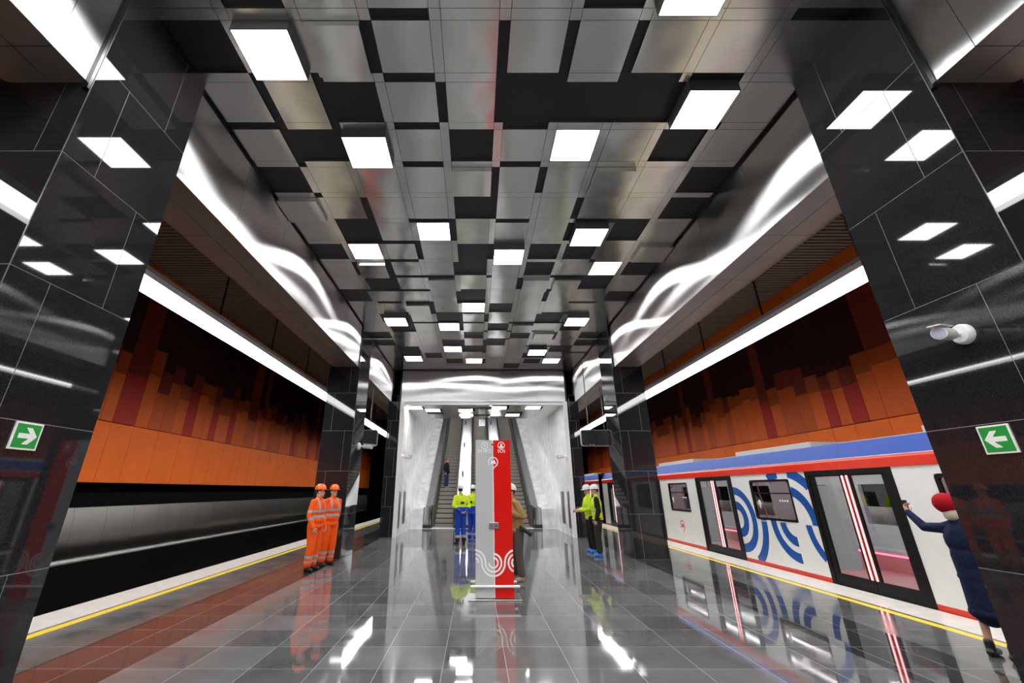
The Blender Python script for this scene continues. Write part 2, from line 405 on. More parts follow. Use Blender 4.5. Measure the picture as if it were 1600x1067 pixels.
# track walls
rnd = random.Random(7)
for s, nm in ((-1, 'wall_left'), (1, 'wall_right')):
    a = lambda d: XC + s * d
    mb = MB().box(a(WALLD + 0.35), a(WALLD + 0.6), Y0, Y1, -1.3, 8.6)
    wall = struct(mb, nm, 'black')
    tag(wall, 'track wall of orange panels above a black gap and a dark steel band, %s track' % ('left' if s < 0 else 'right'), 'wall')
    mb = MB(); y = Y0
    while y < Y1:
        mb.box(a(WALLD + 0.02), a(WALLD + 0.35), y + 0.004, y + 1.196, -1.3, 0.09); y += 1.2
    build(mb, 'black_plinth_panel', 'gloss_black', wall)
    build(MB().box(a(WALLD), a(WALLD + 0.35), Y0, Y1, 0.09, 0.112), 'plinth_edge', 'steel', wall)
    mb = MB(); y = Y0
    while y < Y1:
        pr = [(WALLD + 0.10 - 0.09 * math.sin(math.pi * (q / 12) ** 0.8), 0.115 + 1.265 * q / 12) for q in range(13)] + [(WALLD + 0.3, 1.38), (WALLD + 0.3, 0.115)]
        mb.prism(pr, lambda u, v: (a(u), y + 0.004, v), lambda u, v: (a(u), y + 1.046, v)); y += 1.05
    build(mb, 'steel_band', 'bandsteel', wall, smooth=True)
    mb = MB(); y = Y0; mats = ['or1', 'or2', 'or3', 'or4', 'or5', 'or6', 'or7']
    while y < Y1:
        wd = rnd.choice((0.55, 0.85, 0.85, 1.1))
        mb.box(a(WALLD), a(WALLD + 0.3), y + 0.006, y + wd - 0.006, 2.0, 3.562, 0)
        z = 3.575; segs = []
        k = rnd.choice((1, 2, 2)) if wd > 0.8 else 1
        for i in range(k):
            ya, yb = y + wd * i / k, y + wd * (i + 1) / k
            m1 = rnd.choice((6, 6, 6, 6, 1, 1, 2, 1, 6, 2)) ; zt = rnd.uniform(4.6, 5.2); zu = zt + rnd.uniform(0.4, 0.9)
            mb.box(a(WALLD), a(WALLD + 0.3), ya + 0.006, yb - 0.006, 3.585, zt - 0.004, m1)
            mb.box(a(WALLD), a(WALLD + 0.3), ya + 0.004, yb - 0.004, zt + 0.004, zu - 0.004, 5 if m1 == 6 else 3)  # middle tier: fading light painted as a darker board colour
            mb.box(a(WALLD), a(WALLD + 0.3), ya + 0.004, yb - 0.004, zu + 0.004, 7.9, rnd.choice((4, 4, 4, 4, 3)))  # top tier: lack of light painted as near-black boards
        mb.box(a(WALLD), a(WALLD + 0.3), y + 0.004, y + wd - 0.004, 7.908, 8.41, 0)
        y += wd
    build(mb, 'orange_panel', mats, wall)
    # a dark tunnel equipment gap shows small grey posts
    # soffit over the platform edge, deep recess and slatted track ceiling
    sf = MB(); y = 4.28 - 1.57 * 10
    while y < YE + 4:
        sf.box(a(4.228), a(4.59), y + 0.004, y + 1.566, ZS, ZS + 0.04)
        # outer soffit panel with a rounded outer edge
        pr = [(4.60, ZS), (4.95, ZS)] + [(4.95 + 0.28 * math.sin(R(t)), ZS + 0.28 - 0.28 * math.cos(R(t))) for t in range(15, 91, 15)] + [(5.20, 5.95), (4.60, 5.95)]
        sf.prism(pr, lambda u, v: (a(u), y + 0.004, v), lambda u, v: (a(u), y + 1.566, v)); y += 1.57
    so = struct(sf, 'trim_%d' % (1 if s < 0 else 2), 'soffit', smooth=True)
    tag(so, 'bronze grey metal soffit above the %s platform edge' % ('left' if s < 0 else 'right'), 'soffit')
    build(MB().box(a(4.6), a(5.2), Y0, Y1, 5.95, 8.6), 'recess_face', 'black', so)
    lv = MB(); y = Y0
    while y < Y1: lv.box(a(5.22), a(WALLD + 0.3), y, y + 0.055, 8.42, 8.60); y += 0.17
    lo = struct(lv, 'ceiling_slats', 'slat')
    tag(lo, 'dark slatted ceiling over the %s track' % ('left' if s < 0 else 'right'), 'ceiling')
    build(MB().box(a(5.2), a(WALLD + 0.6), Y0, Y1, 8.7, 8.8), 'slat_backing', 'black', lo)
    # inner fascia of brushed steel sheets, with dark gap under the ceiling
    fs = MB(); y = 4.28 - 1.57 * 10
    def wave(yy): return 0
    while y < YE - 0.01:
        y1 = min(y + 1.57, YE)
        fs.box(a(4.215), a(4.226), y + 0.004, y1 - 0.004, ZS, 6.98); y += 1.57
    fo = struct(fs, 'trim_%d' % (3 if s < 0 else 4), 'fascia')
    tag(fo, 'brushed steel fascia along the %s side of the hall below the ceiling' % ('left' if s < 0 else 'right'), 'fascia')
    build(MB().box(a(4.256), a(4.60), Y0, YE, ZS + 0.05, 7.35), 'fascia_backing', 'steel', fo)

# end fascia over the escalator hall
mb = MB(); n = 5; x0 = XC - 4.2; wd = 8.4 / n
for i in range(n): mb.box(x0 + wd * i + 0.003, x0 + wd * (i + 1) - 0.003, YE, YE + 0.05, ZS + 0.0, 6.99)
wall_end = struct(mb, 'wall_end', 'fascia_end')
tag(wall_end, 'brushed steel end fascia above the escalator opening', 'wall')
build(MB().box(XC - 4.2, XC + 4.2, YE + 0.051, YE + 0.5, 5.56, 7.4), 'end_backing', 'steel', wall_end)
# wall behind the viewer
wb = struct(MB().box(XC - 11, XC + 11, Y0 - 0.3, Y0, -1.3, 8.8), 'wall_back', 'gloss_black')
tag(wb, 'dark wall at the near end of the platform', 'wall')
wf = struct(MB().box(XC - 11.2, XC + 11.2, Y1, Y1 + 0.3, -1.3, 24), 'wall_far', 'black')
tag(wf, 'dark tunnel end far beyond the escalators', 'wall')

# pillars clad in black granite slabs
def pillar(xi, s, ya, yb, zt_in, label, wdt=0.97, last=False):
    core = MB().box(xi + s * 0.002, xi + s * (wdt - 0.002), ya + 0.002, yb - 0.002, 0, 7.05)
    o = struct(core, 'pillar', 'joint'); tag(o, label, 'pillar')
    sl = MB(); g = 0.0032; lev = [0, 1.16, 2.34, 3.52, 4.70, 5.87, 7.05]; D = yb - ya; t = 0.03
    for k in range(6):
        za, zb = lev[k] + g, lev[k + 1] - g
        # inner and outer faces, staggered
        cut = ya + D * (0.72 if k % 2 == 1 else 0.28)
        if k % 2 == 0: cut = ya + D * 0.72
        if k in (1, 3, 5): cut = ya + D * 0.28
        if k in (0, 2, 4): cut = ya + D * 0.72
        if k == 5: cut = ya + D * 0.72
        if k == 4: cut = ya + D * 0.28
        if k == 3: cut = ya + D * 0.72
        if k == 2: cut = ya + D * 0.28
        for xf in (xi, xi + s * (wdt - t)):
            for p, q in ((ya, cut - g), (cut + g, yb)):
                sl.box(xf, xf + s * t, p, q, za, zb)
        cx_ = xi + s * wdt * (0.27 if k % 2 == 0 else 0.72)
        for yf in (ya, yb - t):
            for p, q in ((xi + s * (t + 0.001), cx_ - s * g), (cx_ + s * g, xi + s * (wdt - t - 0.001))):
                sl.box(p, q, yf, yf + t, za, zb)
    build(sl, 'granite_cladding', 'granite', o, bevel=0.0)
    # thin steel corner bead at the inner near edge, above the soffit
    build(MB().box(xi + s * 0.0, xi + s * 0.06, ya - 0.035, ya - 0.001, ZS - 0.1, 7.04), 'corner_trim', 'gloss_black', o)
    build(MB().box(xi - s * 0.004, xi + s * 0.004, ya - 0.004, ya + 0.002, 0.0, 7.04), 'corner_bead', 'steel_dark', o)
    return o
pillar(XL, -1, 3.09, 4.39, 0, 'black granite pillar in the left foreground with the green arrow sign')
pillar(XR, 1, 3.09, 4.39, 0, 'black granite pillar in the right foreground with the white camera')
pillar(XL, -1, 13.70, 15.02, 0, 'black granite pillar behind the two workers in orange')
pillar(XR, 1, 13.70, 15.02, 0, 'black granite pillar beside the two guards in yellow vests')
pillar(XC - 3.77, -1, YE, YE + 1.3, 0, 'black granite pillar left of the escalator hall opening', 0.56)
pillar(XC + 3.77, 1, YE, YE + 1.3, 0, 'black granite pillar right of the escalator hall opening', 0.56)

# ------------------------------------------------------------------ tiled hall ceiling
BIG, NAR, PER = 0.702, 0.14, 0.842
def cx0(c): return XC + 0.07 + (c - 5) * PER
def ry0(r): return 3.453 + r * PER
RB = {-1: 'mm.mmmmmmmmm.mLmmmm', 0: '.mLmd.mmm.m.m.mmmmm', 1: 'm.m..mm.m.......Lmm', 2: 'm...Lmmm.mmmlmmm.mm', 3: '.mmmmmmmd.m.mmdmmm.',
      4: 'dmm.mmmm..mmm.mmmm.', 5: 'mm..mml.mmmmm.Lm.mm', 6: '.mlmm.mm..Lm.m.mmmd', 7: 'm.d.mmm..mmm.mmmlm.', 8: 'mm..mmdmmmm.dmd..mm',
      9: '.mmmmmm..mmmm.mmmm.', 10: 'mmmmd.mmlm.mmmmmmmm', 11: 'm.L.mm..m.mmm..mLmm', 12: 'mm..mml.mm.mdmmm.mm', 13: '.mmmmmmm.mmm.md.mm.',
      14: '.mmmmm..m..mmmmmmm.', 15: 'm..mmml...mmmmLm..m', 16: 'm.Lm.mmmmmmmm...m.m', 17: 'mmmmmm.ml.dmmm.mlmm'}
RN = {-1: 'mmmmmm.mmmmmmmmmmm.', 0: 'm.m.mm.mm...m..m.mm', 1: '..m.mm.mmm.mmmmmm.m', 2: 'm.mmmm.mmm.mmmmmmmm', 3: 'm.mmmmmm..mmmmmmmmm', 4: 'mm..m...mm.mmm...mm',
      5: 'mm....mmmmmmmmmmmmm', 6: 'mmm..mmm.mmmmmm.mmm', 7: 'mm.....mm.mmm....mm', 8: '......mm.mmmm..mmmm', 9: 'mm.m..m..mmmmmm..mm',
      10: 'mmm......mmmmm..mmm', 11: 'mm.......mm......mm', 12: 'mm..mmmmm.m...mmmmm', 13: 'mmmmmmmmmm..mmm.mmm', 14: 'm.mmmm....mmm.....m',
      15: 'm.mmmmmmm.mmmmmmm..', 16: 'mmmmmmmmmmmmmmmmmmm', 17: 'mmmmmmmmmmmm.mmmmmm'}
crn = random.Random(3)
met, voi = MB(), MB(); lights_at = []
for r in range(-16, 19):
    rb = RB.get(r) or ''.join(crn.choice('mmmmm..d' if i % 2 == 0 else 'mmm.') for i in range(19))
    rn = RN.get(r) or ''.join(crn.choice('mmm.') for i in range(19))
    if r < -1:
        for i in (2 * crn.randrange(1, 4), 2 * crn.randrange(5, 9)): rb = rb[:i] + 'l' + rb[i + 1:]  # unseen lights, doubled in each row to brighten faces turned this way
    if r == 18: rb = 'mmmmmmmmmmmm.mmmmmm'; rn = 'm' * 19
    for row, (ya, yb) in ((rb, (ry0(r), ry0(r) + BIG)), (rn, (ry0(r) + BIG, ry0(r) + PER))):
        yb = min(yb, YE - 0.01)
        if ya >= yb: continue
        for i, ch in enumerate(row):
            c = i // 2
            xa, xb = (cx0(c), cx0(c) + BIG) if i % 2 == 0 else (cx0(c) + BIG, cx0(c) + PER)
            if i == 0: xa -= 0.06
            if i == 18: xb += 0.06
            g = 0.003
            if ch == 'm': met.box(xa + g, xb - g, ya + g, yb - g, ZC, ZC + 0.05)
            elif ch == 'd': met.box(xa + g, xb - g, ya + g, yb - g, ZC - 0.09, ZC + 0.05)
            elif ch == '.': voi.box(xa - 0.002, xb + 0.002, ya - 0.002, yb + 0.002, ZC + 0.05, ZC + 0.08)
            else: lights_at.append((r, c, ch))
ceil = struct(met, 'ceiling', 'tile'); tag(ceil, 'ceiling of brushed steel squares with black gaps over the hall', 'ceiling')
build(voi, 'black_panel', 'void', ceil)
build(MB().box(XC - 5.0, XC + 5.0, Y0, YE + 0.4, 7.36, 7.5), 'ceiling_slab', 'black', ceil)
build(MB().box(XC - 4.6, XC + 4.6, Y0, YE, ZC + 0.1, ZC + 0.12), 'ceiling_backing', 'void', ceil)

names = {(0, 1): 'square ceiling light hung low beside the left foreground pillar, largest on that side',
         (-1, 7): 'square ceiling light cut off by the top edge of the photo',
         (1, 8): 'square ceiling light hung low beside the right foreground pillar',
         (2, 2): 'square ceiling light hung low on the left, second from the camera on that side',
         (2, 6): 'square ceiling light flush with the steel squares just right of the long black gap',
         (5, 3): 'square ceiling light flush with the ceiling, third from the camera left of centre',
         (5, 7): 'square ceiling light hung low, above and left of the flush one by the right fascia',
         (6, 1): 'square ceiling light flush with the ceiling nearest the left fascia in mid hall',
         (6, 5): 'square ceiling light hung low on the centre line of the hall',
         (7, 8): 'square ceiling light flush with the ceiling near the right fascia in mid hall',
         (10, 4): 'square ceiling light flush on the centre line with a black square before it',
         (11, 1): 'square ceiling light hung low near the left middle pillar',
         (11, 8): 'square ceiling light hung low near the right middle pillar',
         (12, 3): 'small looking square ceiling light just left of the centre line, above the far row',
         (15, 3): 'square ceiling light left of centre in the far part of the hall',
         (15, 7): 'square ceiling light right of centre in the far part of the hall',
         (16, 1): 'farthest square ceiling light on the left side by the end fascia',
         (17, 4): 'farthest square ceiling light in the middle, just before the end fascia',
         (17, 8): 'farthest square ceiling light on the right side by the end fascia'}
def ceiling_light(x0, y0, z, size, label, top, group='square ceiling lights'):
    t = empty('ceiling_light', (x0 + size / 2, y0 + size / 2, z), 0, label, 'ceiling light', group)
    h = size / 2
    hb = MB().box(-h + 0.004, h - 0.004, -h + 0.004, -h + 0.016, 0.0, top); hb.box(-h + 0.004, h - 0.004, h - 0.016, h - 0.004, 0, top)
    hb.box(-h + 0.004, -h + 0.016, -h + 0.016, h - 0.016, 0, top); hb.box(h - 0.016, h - 0.004, -h + 0.016, h - 0.016, 0, top)
    hb.box(-h + 0.004, h - 0.004, -h + 0.004, h - 0.004, top, top + 0.02)
    build(hb, 'housing', 'housing', t)
    build(MB().box(-h + 0.016, h - 0.016, -h + 0.016, h - 0.016, 0.002, 0.012), 'diffuser', 'panel_light', t)
    return t
for r, c, ch in lights_at:
    z = ZC if ch == 'l' else ZC - 0.15
    lab = names.get((r, c), 'unseen square ceiling light above and behind the viewer')
    ceiling_light(cx0(c), ry0(r), z, BIG, lab, 0.20 if ch == 'L' else 0.06, 'square ceiling lights' if (r, c) in names else 'square ceiling lights behind the viewer')

# linear lights hung over the platform edges
for s, nm in ((-1, 'left'), (1, 'right')):
    a = lambda d: XC + s * d
    t = empty('linear_light', (a(6.25), 12, 5.2), 0, 'long white linear light hung above the %s track edge' % nm, 'linear light')
    def lx(u): return s * u
    hb = MB().box(lx(-0.30), lx(0.30), -21.8, 28, 0.095, 0.17)
    build(hb, 'housing', 'joint', t)
    for u in (-0.30, 0.285): build(MB().box(lx(u), lx(u + 0.015), -21.8, 28, 0.0, 0.0949), 'side_flange', 'white', t)
    build(MB().box(lx(-0.284), lx(0.284), -21.75, 27.95, 0.075, 0.094), 'diffuser', 'strip_light', t)
    y = 9.0 - 2.65 * 4 - 12
    while y < 24:
        rb = MB().cyl((lx(-0.1), y, 0.17), (lx(-0.1), y, 3.21), 0.022, 8); build(rb, 'rod', 'steel_dark', t); y += 2.65

# ------------------------------------------------------------------ escalator hall
XA, XB = XC - 3.66, XC + 3.70
def esc_z(y): return max(0.0, (y - 26.0) * math.tan(R(30)))
for s, x, nm in ((-1, XA, 'left'), (1, XB, 'right')):
    mb = MB()
    y = YE
    while y < 24.0:
        y1 = min(y + 1.1, 24.0); mb.box(x, x + s * 0.1, y + 0.002, y1 - 0.002, 0.0, 5.56); y += 1.1
    pr = [(24.0, -0.2), (Y1, esc_z(Y1) - 2.0), (Y1, esc_z(Y1) + 6.5), (24.0, 6.6)]
    mb.prism(pr, lambda u, v: (x, u, v), lambda u, v: (x + s * 0.1, u, v))
    wo = struct(mb, 'wall_escalator_%s' % nm, 'white_wall'); tag(wo, 'pale polished stone wall on the %s of the escalators' % nm, 'wall')
    build(MB().box(x - s * 0.06, x + s * 0.115, YE - 0.06, YE - 0.001, 0, 5.56), 'opening_frame', 'white', wo)
    build(MB().box(x - s * 0.012, x - s * 0.001, 20.1, 20.5, 0.3, 1.75), 'dark_niche', 'steel_dark', wo)
    build(MB().box(x - s * 0.012, x - s * 0.001, 21.3, 22.0, 0.4, 1.75), 'dark_niche', 'steel_dark', wo)
ef = struct(MB().box(XA, XB, 24.0, 26.3, -0.25, 0.0), 'floor_landing', 'white'); tag(ef, 'steel landing plate before the escalators', 'floor')
# its ceiling: a short flat run of the same squares, then the inclined shaft
met, voi = MB(), MB(); ern = random.Random(12); NE = 9; pw = (XB - XA) / NE
elights = {(1, 0), (2, 1), (2, 3), (1, 5), (1, 7), (4, 6), (4, 3)}
for j in range(6):
    for i in range(NE):
        xa, ya = XA + i * pw, YE + 0.15 + j * 0.72; g = 0.004
        if (j, i) in elights: continue
        if (j, i) in ((1, 3), (1, 4), (0, 5), (3, 6), (3, 1), (4, 4), (5, 5), (0, 3)): voi.box(xa, xa + pw, ya, ya + 0.72, 5.55, 5.58)
        else: met.box(xa + g, xa + pw - g, ya + g, ya + 0.72 - g, 5.5, 5.55)
ce = struct(met, 'ceiling_escalator', 'tile'); tag(ce, 'low ceiling of steel squares over the escalator landing', 'ceiling')
build(voi, 'black_panel', 'void', ce)
build(MB().box(XA, XB, YE + 0.05, YE + 0.15, 5.44, 5.57), 'ceiling_lip', 'white', ce)
build(MB().box(XA, XB, YE + 0.5, 24.3, 5.62, 5.7), 'ceiling_slab', 'black', ce)
build(MB().prism([(24.05, 5.5), (Y1, esc_z(Y1) + 5.0), (Y1, esc_z(Y1) + 5.3), (24.05, 5.8)], lambda u, v: (XA, u, v), lambda u, v: (XB, u, v)), 'shaft_ceiling', 'white_wall', ce)
enames = {(1, 0): 'leftmost square light in the low ceiling before the escalators', (2, 1): 'second square light from the left in the low escalator ceiling',
          (2, 3): 'square light in the low escalator ceiling nearest its centre', (1, 5): 'square light right of centre in the low escalator ceiling',
          (1, 7): 'rightmost square light in the low ceiling before the escalators', (4, 6): 'square light above the right escalator at the back of the low ceiling',
          (4, 3): 'square light above the white hanging sign at the back of the low ceiling'}
for (j, i) in sorted(elights):
    sz = min(pw, 0.72); ceiling_light(XA + i * pw, YE + 0.15 + j * 0.72, 5.5, sz, enames[(j, i)], 0.05, 'square lights over the escalator landing')
# added unseen lights that brighten the escalator shaft
for k in range(4):
    y = 25.6 + k * 3.4
    for x in (XC - 1.2, XC + 1.2):
        t = empty('shaft_fill_light', (x, y, 5.5 + (y - 24.05) * (esc_z(Y1) - 0.5) / (Y1 - 24.05) - 0.36), 0, 'added unseen light panel brightening the escalator shaft from above the low ceiling', 'fill light', 'added lights in the escalator shaft')
        build(MB().box(-0.4, 0.4, -0.4, 0.4, 0.0, 0.02), 'diffuser', 'panel_light', t)
        build(MB().box(-0.42, 0.42, -0.42, 0.42, 0.02, 0.1), 'housing', 'housing', t)
# floor beside the tunnel and black outer cladding
for s, x in ((-1, XA - 0.1), (1, XB + 0.1)):
    o = struct(MB().box(x, x + s * 0.5, YE + 1.31, Y1, 0, 8.5), 'wall_tunnel', 'gloss_black')
    tag(o, 'dark cladding outside the %s wall of the escalator shaft' % ('left' if s < 0 else 'right'), 'wall')
# ------------------------------------------------------------------ escalators
def escalator(xc, label):
    t = empty('escalator', (xc, 25.0, 0), 0, label, 'escalator', 'escalators at the end of the hall')
    hw = 0.55; ye = 43.0
    def Z(y): return esc_z(y + 25.0)
    n = 0; y = 0.0; L = ye - 25.0
    stm = MB().box(-hw + 0.02, hw - 0.02, 0.0, 0.42, -0.175, 0.0); stm.box(-hw + 0.02, hw - 0.02, 0.02, 0.42, -0.24, -0.176, 1)
    for k in range(24): stm.box(-hw + 0.03 + k * 0.0445, -hw + 0.052 + k * 0.0445, 0.004, 0.418, 0.0, 0.012)
    me = stm.mesh('step', ['step', 'rubber']); fix_normals(me)
    tr = 0.40; y = 0.35
    while y < L - 0.5:
        o = bpy.data.objects.new('step', me); COL.objects.link(o); o.parent = t
        o.location = (0, y, Z(y + tr) - 0.0)
        y += tr
    build(MB().box(-hw, hw, -0.35, 0.34, -0.05, 0.012), 'comb_plate', 'steel', t)
    for s in (-1, 1):
        # profile of the balustrade: newel, short flat run, then the slope
        def top(y): return 1.0 + Z(y + 0.25)
        ys = [-0.55] + [0.2 + 0.1 * i for i in range(13)] + [L]
        poly = [(y, top(y) if y > -0.5 else 1.0) for y in ys] + [(L, Z(L) - 0.5), (1.2, -0.05), (-0.55, 0.0)]
        build(MB().prism(poly, lambda u, v: (s * hw, u, v), lambda u, v: (s * (hw + 0.06), u, v)), 'balustrade', 'skirt', t)
        # steel inner top edge and the deck plate between the machines
        dk = MB()
        for i in range(len(ys) - 1):
            a0, a1 = ys[i], ys[i + 1]; z0 = 1.0 if a0 < 0 else top(a0); z1 = top(a1)
            dk.add([(s * (hw + 0.17), a0, z0 - 0.03), (s * 1.02, a0, z0 - 0.03), (s * 1.02, a1, z1 - 0.03), (s * (hw + 0.17), a1, z1 - 0.03),
                    (s * (hw + 0.17), a0, z0 - 0.09), (s * 1.02, a0, z0 - 0.09), (s * 1.02, a1, z1 - 0.09), (s * (hw + 0.17), a1, z1 - 0.09)],
                   [(0, 1, 2, 3), (7, 6, 5, 4), (0, 4, 5, 1), (1, 5, 6, 2), (2, 6, 7, 3), (3, 7, 4, 0)])
        build(dk, 'deck', 'deck', t)
        nb = MB(); pr = [(1.0 * (hw + 0.14) + 0.0, 0.0)]
        nb.cyl((s * (hw + 0.30), -0.45, 0.16), (s * (hw + 0.30), -0.45, 0.97), 0.165, 24)
        nb.box(s * (hw + 0.065), s * 1.02, -0.45, 0.4, 0.16, 0.91)
        build(nb, 'newel', 'steel', t, smooth=True)
        build(MB().box(s * (hw + 0.062), s * 1.02, -0.69, 1.4, 0.0, 0.16), 'plinth', 'rubber', t)
        # handrail loop
        pts = [(s * (hw + 0.04), -0.35 - 0.0, 0.35), (s * (hw + 0.04), -0.58, 0.42), (s * (hw + 0.04), -0.72, 0.62), (s * (hw + 0.04), -0.74, 0.82), (s * (hw + 0.04), -0.62, 0.99), (s * (hw + 0.04), -0.45, 1.035)]
        pts += [(s * (hw + 0.04), y, top(y) + 0.03) for y in ys[1:]]
        build(MB().tube(pts, 0.045, 10), 'handrail', 'handrail', t, smooth=True)
        tl = MB()
        for i in range(1, len(ys) - 1): tl.add([(s * (hw + 0.1), ys[i], top(ys[i]) + 0.0), (s * (hw + 0.17), ys[i], top(ys[i]) + 0.0), (s * (hw + 0.17), ys[i + 1], top(ys[i + 1])), (s * (hw + 0.1), ys[i + 1], top(ys[i + 1])),
                    (s * (hw + 0.1), ys[i], top(ys[i]) - 0.1), (s * (hw + 0.17), ys[i], top(ys[i]) - 0.1), (s * (hw + 0.17), ys[i + 1], top(ys[i + 1]) - 0.1), (s * (hw + 0.1), ys[i + 1], top(ys[i + 1]) - 0.1)],
                    [(0, 1, 2, 3), (7, 6, 5, 4), (0, 4, 5, 1), (1, 5, 6, 2), (2, 6, 7, 3), (3, 7, 4, 0)])
        build(tl, 'handrail_guide', 'steel', t)
        # small dark boxes standing on the deck
        if s > 0 and xc < XC + 1:
            for y in (3.6, 7.2, 10.8, 14.0):
                build(MB().box(0.84, 0.94, y, y + 0.25, top(y) - 0.03, top(y) + 0.28), 'deck_speaker', 'steel_dark', t)
    return t
for d, lab in ((-2.05, 'left escalator going up, with a man standing on it'), (0.0, 'middle escalator, half hidden behind the grey and red pillar stand'), (2.05, 'right escalator, seen above the photographer')):
    escalator(XC + d, lab)
# filler decks beside the outer escalators
for s, x in ((-1, XA), (1, XB)):
    xo = XC + s * 3.07
    pr = [(24.45, 0.9), (25.9, 0.93), (Y1 - 1, 0.93 + esc_z(Y1 - 1) + 0.15), (Y1 - 1, esc_z(Y1 - 1) - 0.5), (26.5, -0.1), (24.45, 0.0)]
    o = struct(MB().prism(pr, lambda u, v: (x, u, v), lambda u, v: (xo, u, v)), 'trim_%d' % (5 if s < 0 else 6), 'white_wall')
    tag(o, 'grey sloping ledge between the %s escalator and the stone wall' % ('left' if s < 0 else 'right'), 'ledge')
# hanging white sign in the escalator hall
t = empty('hanging_sign', (XC + 0.0, 23.9, 5.05), 0, 'small white sign hanging over the middle escalator', 'sign')
build(MB().box(-0.17, 0.17, -0.02, 0.02, 0.0, 0.35), 'sign_board', 'white', t, bevel=0.004)
build(MB().cyl((0, 0, 0.35), (0, 0, 0.45), 0.012, 8), 'rod', 'steel', t)

# ------------------------------------------------------------------ emergency arrow signs
def arrow_sign(x, s, y0, y1, z0, z1, dirn, label):
    t = empty('arrow_sign', (x, (y0 + y1) / 2, (z0 + z1) / 2), 0, label, 'sign', None)
    hy, hz = (y1 - y0) / 2, (z1 - z0) / 2
    build(MB().box(0, s * 0.012, -hy, hy, -hz, hz), 'sign_plate', 'sign_white', t)
    e = 0.014
    build(MB().box(s * 0.0121, s * 0.014, -hy + e, hy - e, -hz + e, hz - e), 'green_panel', 'green', t)
    k = hy / 0.12
    shaft = [(-0.075, 0.020), (0.02, 0.020), (-0.025, 0.068), (0.025, 0.068), (0.088, 0.0), (0.025, -0.068), (-0.025, -0.068), (0.02, -0.020), (-0.075, -0.020)]
    shaft = [(u * dirn * k, v * k) for u, v in shaft]
    build(MB().prism(shaft, lambda u, v: (s * 0.0160, u, v), lambda u, v: (s * 0.0141, u, v)), 'arrow', 'sign_white', t)
    return t
arrow_sign(XL + 0.001, 1, 3.62, 3.858, 2.115, 2.335, 1, 'green sign with a white arrow pointing right on the left foreground pillar')
arrow_sign(XR - 0.001, -1, 3.685, 3.93, 2.09, 2.325, 1, 'green sign with a white arrow pointing left on the right foreground pillar')

# ------------------------------------------------------------------ cameras on the walls
def cctv(p, s, dirv, k, label):
    t = empty('security_camera', p, 0, label, 'security camera', 'white security cameras')
    lb = MB().lathe([(0.0, 0), (0.105 * k, 0.0), (0.105 * k, 0.03 * k), (0.085 * k, 0.055 * k), (0.0, 0.06 * k)], (0, 0, 0), 24, rot=Matrix.Rotation(R(-90 if s > 0 else 90), 3, 'Y'))
    build(lb, 'wall_mount', 'white', t, smooth=True)
    j = Vector((-s * 0.14 * k, 0.0, 0.0)); d = Vector(dirv).normalized()
    build(MB().cap((-s * 0.04 * k, 0, 0), j, 0.028 * k, 0.024 * k, 12), 'arm', 'white', t, smooth=True)
    a, b = j + d * 0.02 * k, j + d * 0.30 * k
    build(MB().cap(j, j + d * 0.06 * k, 0.03 * k, 0.05 * k, 14), 'joint', 'white', t, smooth=True)
    bd = MB().cyl(a, b, 0.062 * k, 20); build(bd, 'camera_body', 'white', t, smooth=True)
    build(MB().cyl(b - d * 0.002, b + d * 0.006 * k, 0.054 * k, 20), 'lens_window', 'lens', t, smooth=True)
    u = Vector((0, 0, 1)); sdir = d.cross(u).normalized(); up = sdir.cross(d)
    build(MB().obox((a + b) / 2 + up * 0.075 * k + d * 0.03 * k, d * 0.17 * k, sdir * 0.05 * k, up * 0.006 * k), 'sun_shield', 'white', t)
    return t
cctv((XR, 3.71, 3.13), 1, (-0.86, -0.42, -0.12), 0.9, 'white security camera on the right foreground pillar')
cctv((XL, 14.5, 3.13), -1, (0.9, -0.3, -0.1), 1.1, 'white security camera on the pillar behind the orange workers')
cctv((XA + 0.001, 19.95, 3.18), -1, (0.9, -0.35, -0.1), 1.1, 'white security camera on the left stone wall of the escalator hall')
cctv((XB - 0.001, 19.95, 3.18), 1, (-0.9, -0.35, -0.1), 1.1, 'white security camera on the right stone wall of the escalator hall')

# ------------------------------------------------------------------ hanging displays beyond the middle pillars
def display(x, label):
    t = empty('hanging_display', (x, 16.5, 3.32), 0, label, 'display', 'hanging displays above the platform')
    w_, h_, r_ = 0.62, 0.56, 0.08
    pl = []
    for cx_, cy_, a0 in ((w_ - r_, h_ - r_, 0), (-w_ + r_, h_ - r_, 90), (-w_ + r_, r_, 180), (w_ - r_, r_, 270)):
        pl += [(cx_ + r_ * math.cos(R(a0 + q)), cy_ + r_ * math.sin(R(a0 + q))) for q in range(0, 91, 15)]
    build(MB().prism(pl, lambda u, v: (u, -0.06, v), lambda u, v: (u, 0.06, v)), 'screen_housing', 'screen', t)
    fr = MB(); n = len(pl)
    for i in range(n):
        (u0, v0), (u1, v1) = pl[i], pl[(i + 1) % n]
        fr.cap((u0, -0.06, v0), (u1, -0.06, v1), 0.022, 0.022, 6)
    build(fr, 'steel_rim', 'steel', t)
    for u in (-0.3, 0.3): build(MB().cyl((u, 0, h_), (u, 0, ZS + 1.0 - 3.32), 0.016, 8), 'hanger', 'steel_dark', t)
    build(MB().box(-0.32, -0.27, -0.072, -0.061, 0.03, 0.06).box(-0.2, -0.15, -0.072, -0.061, 0.03, 0.06), 'status_label', 'white', t)
    return t
display(XC - 4.62, 'black rounded hanging display above the left platform beyond the middle pillar')
display(XC + 4.18, 'black rounded hanging display above the right platform beyond the middle pillar')

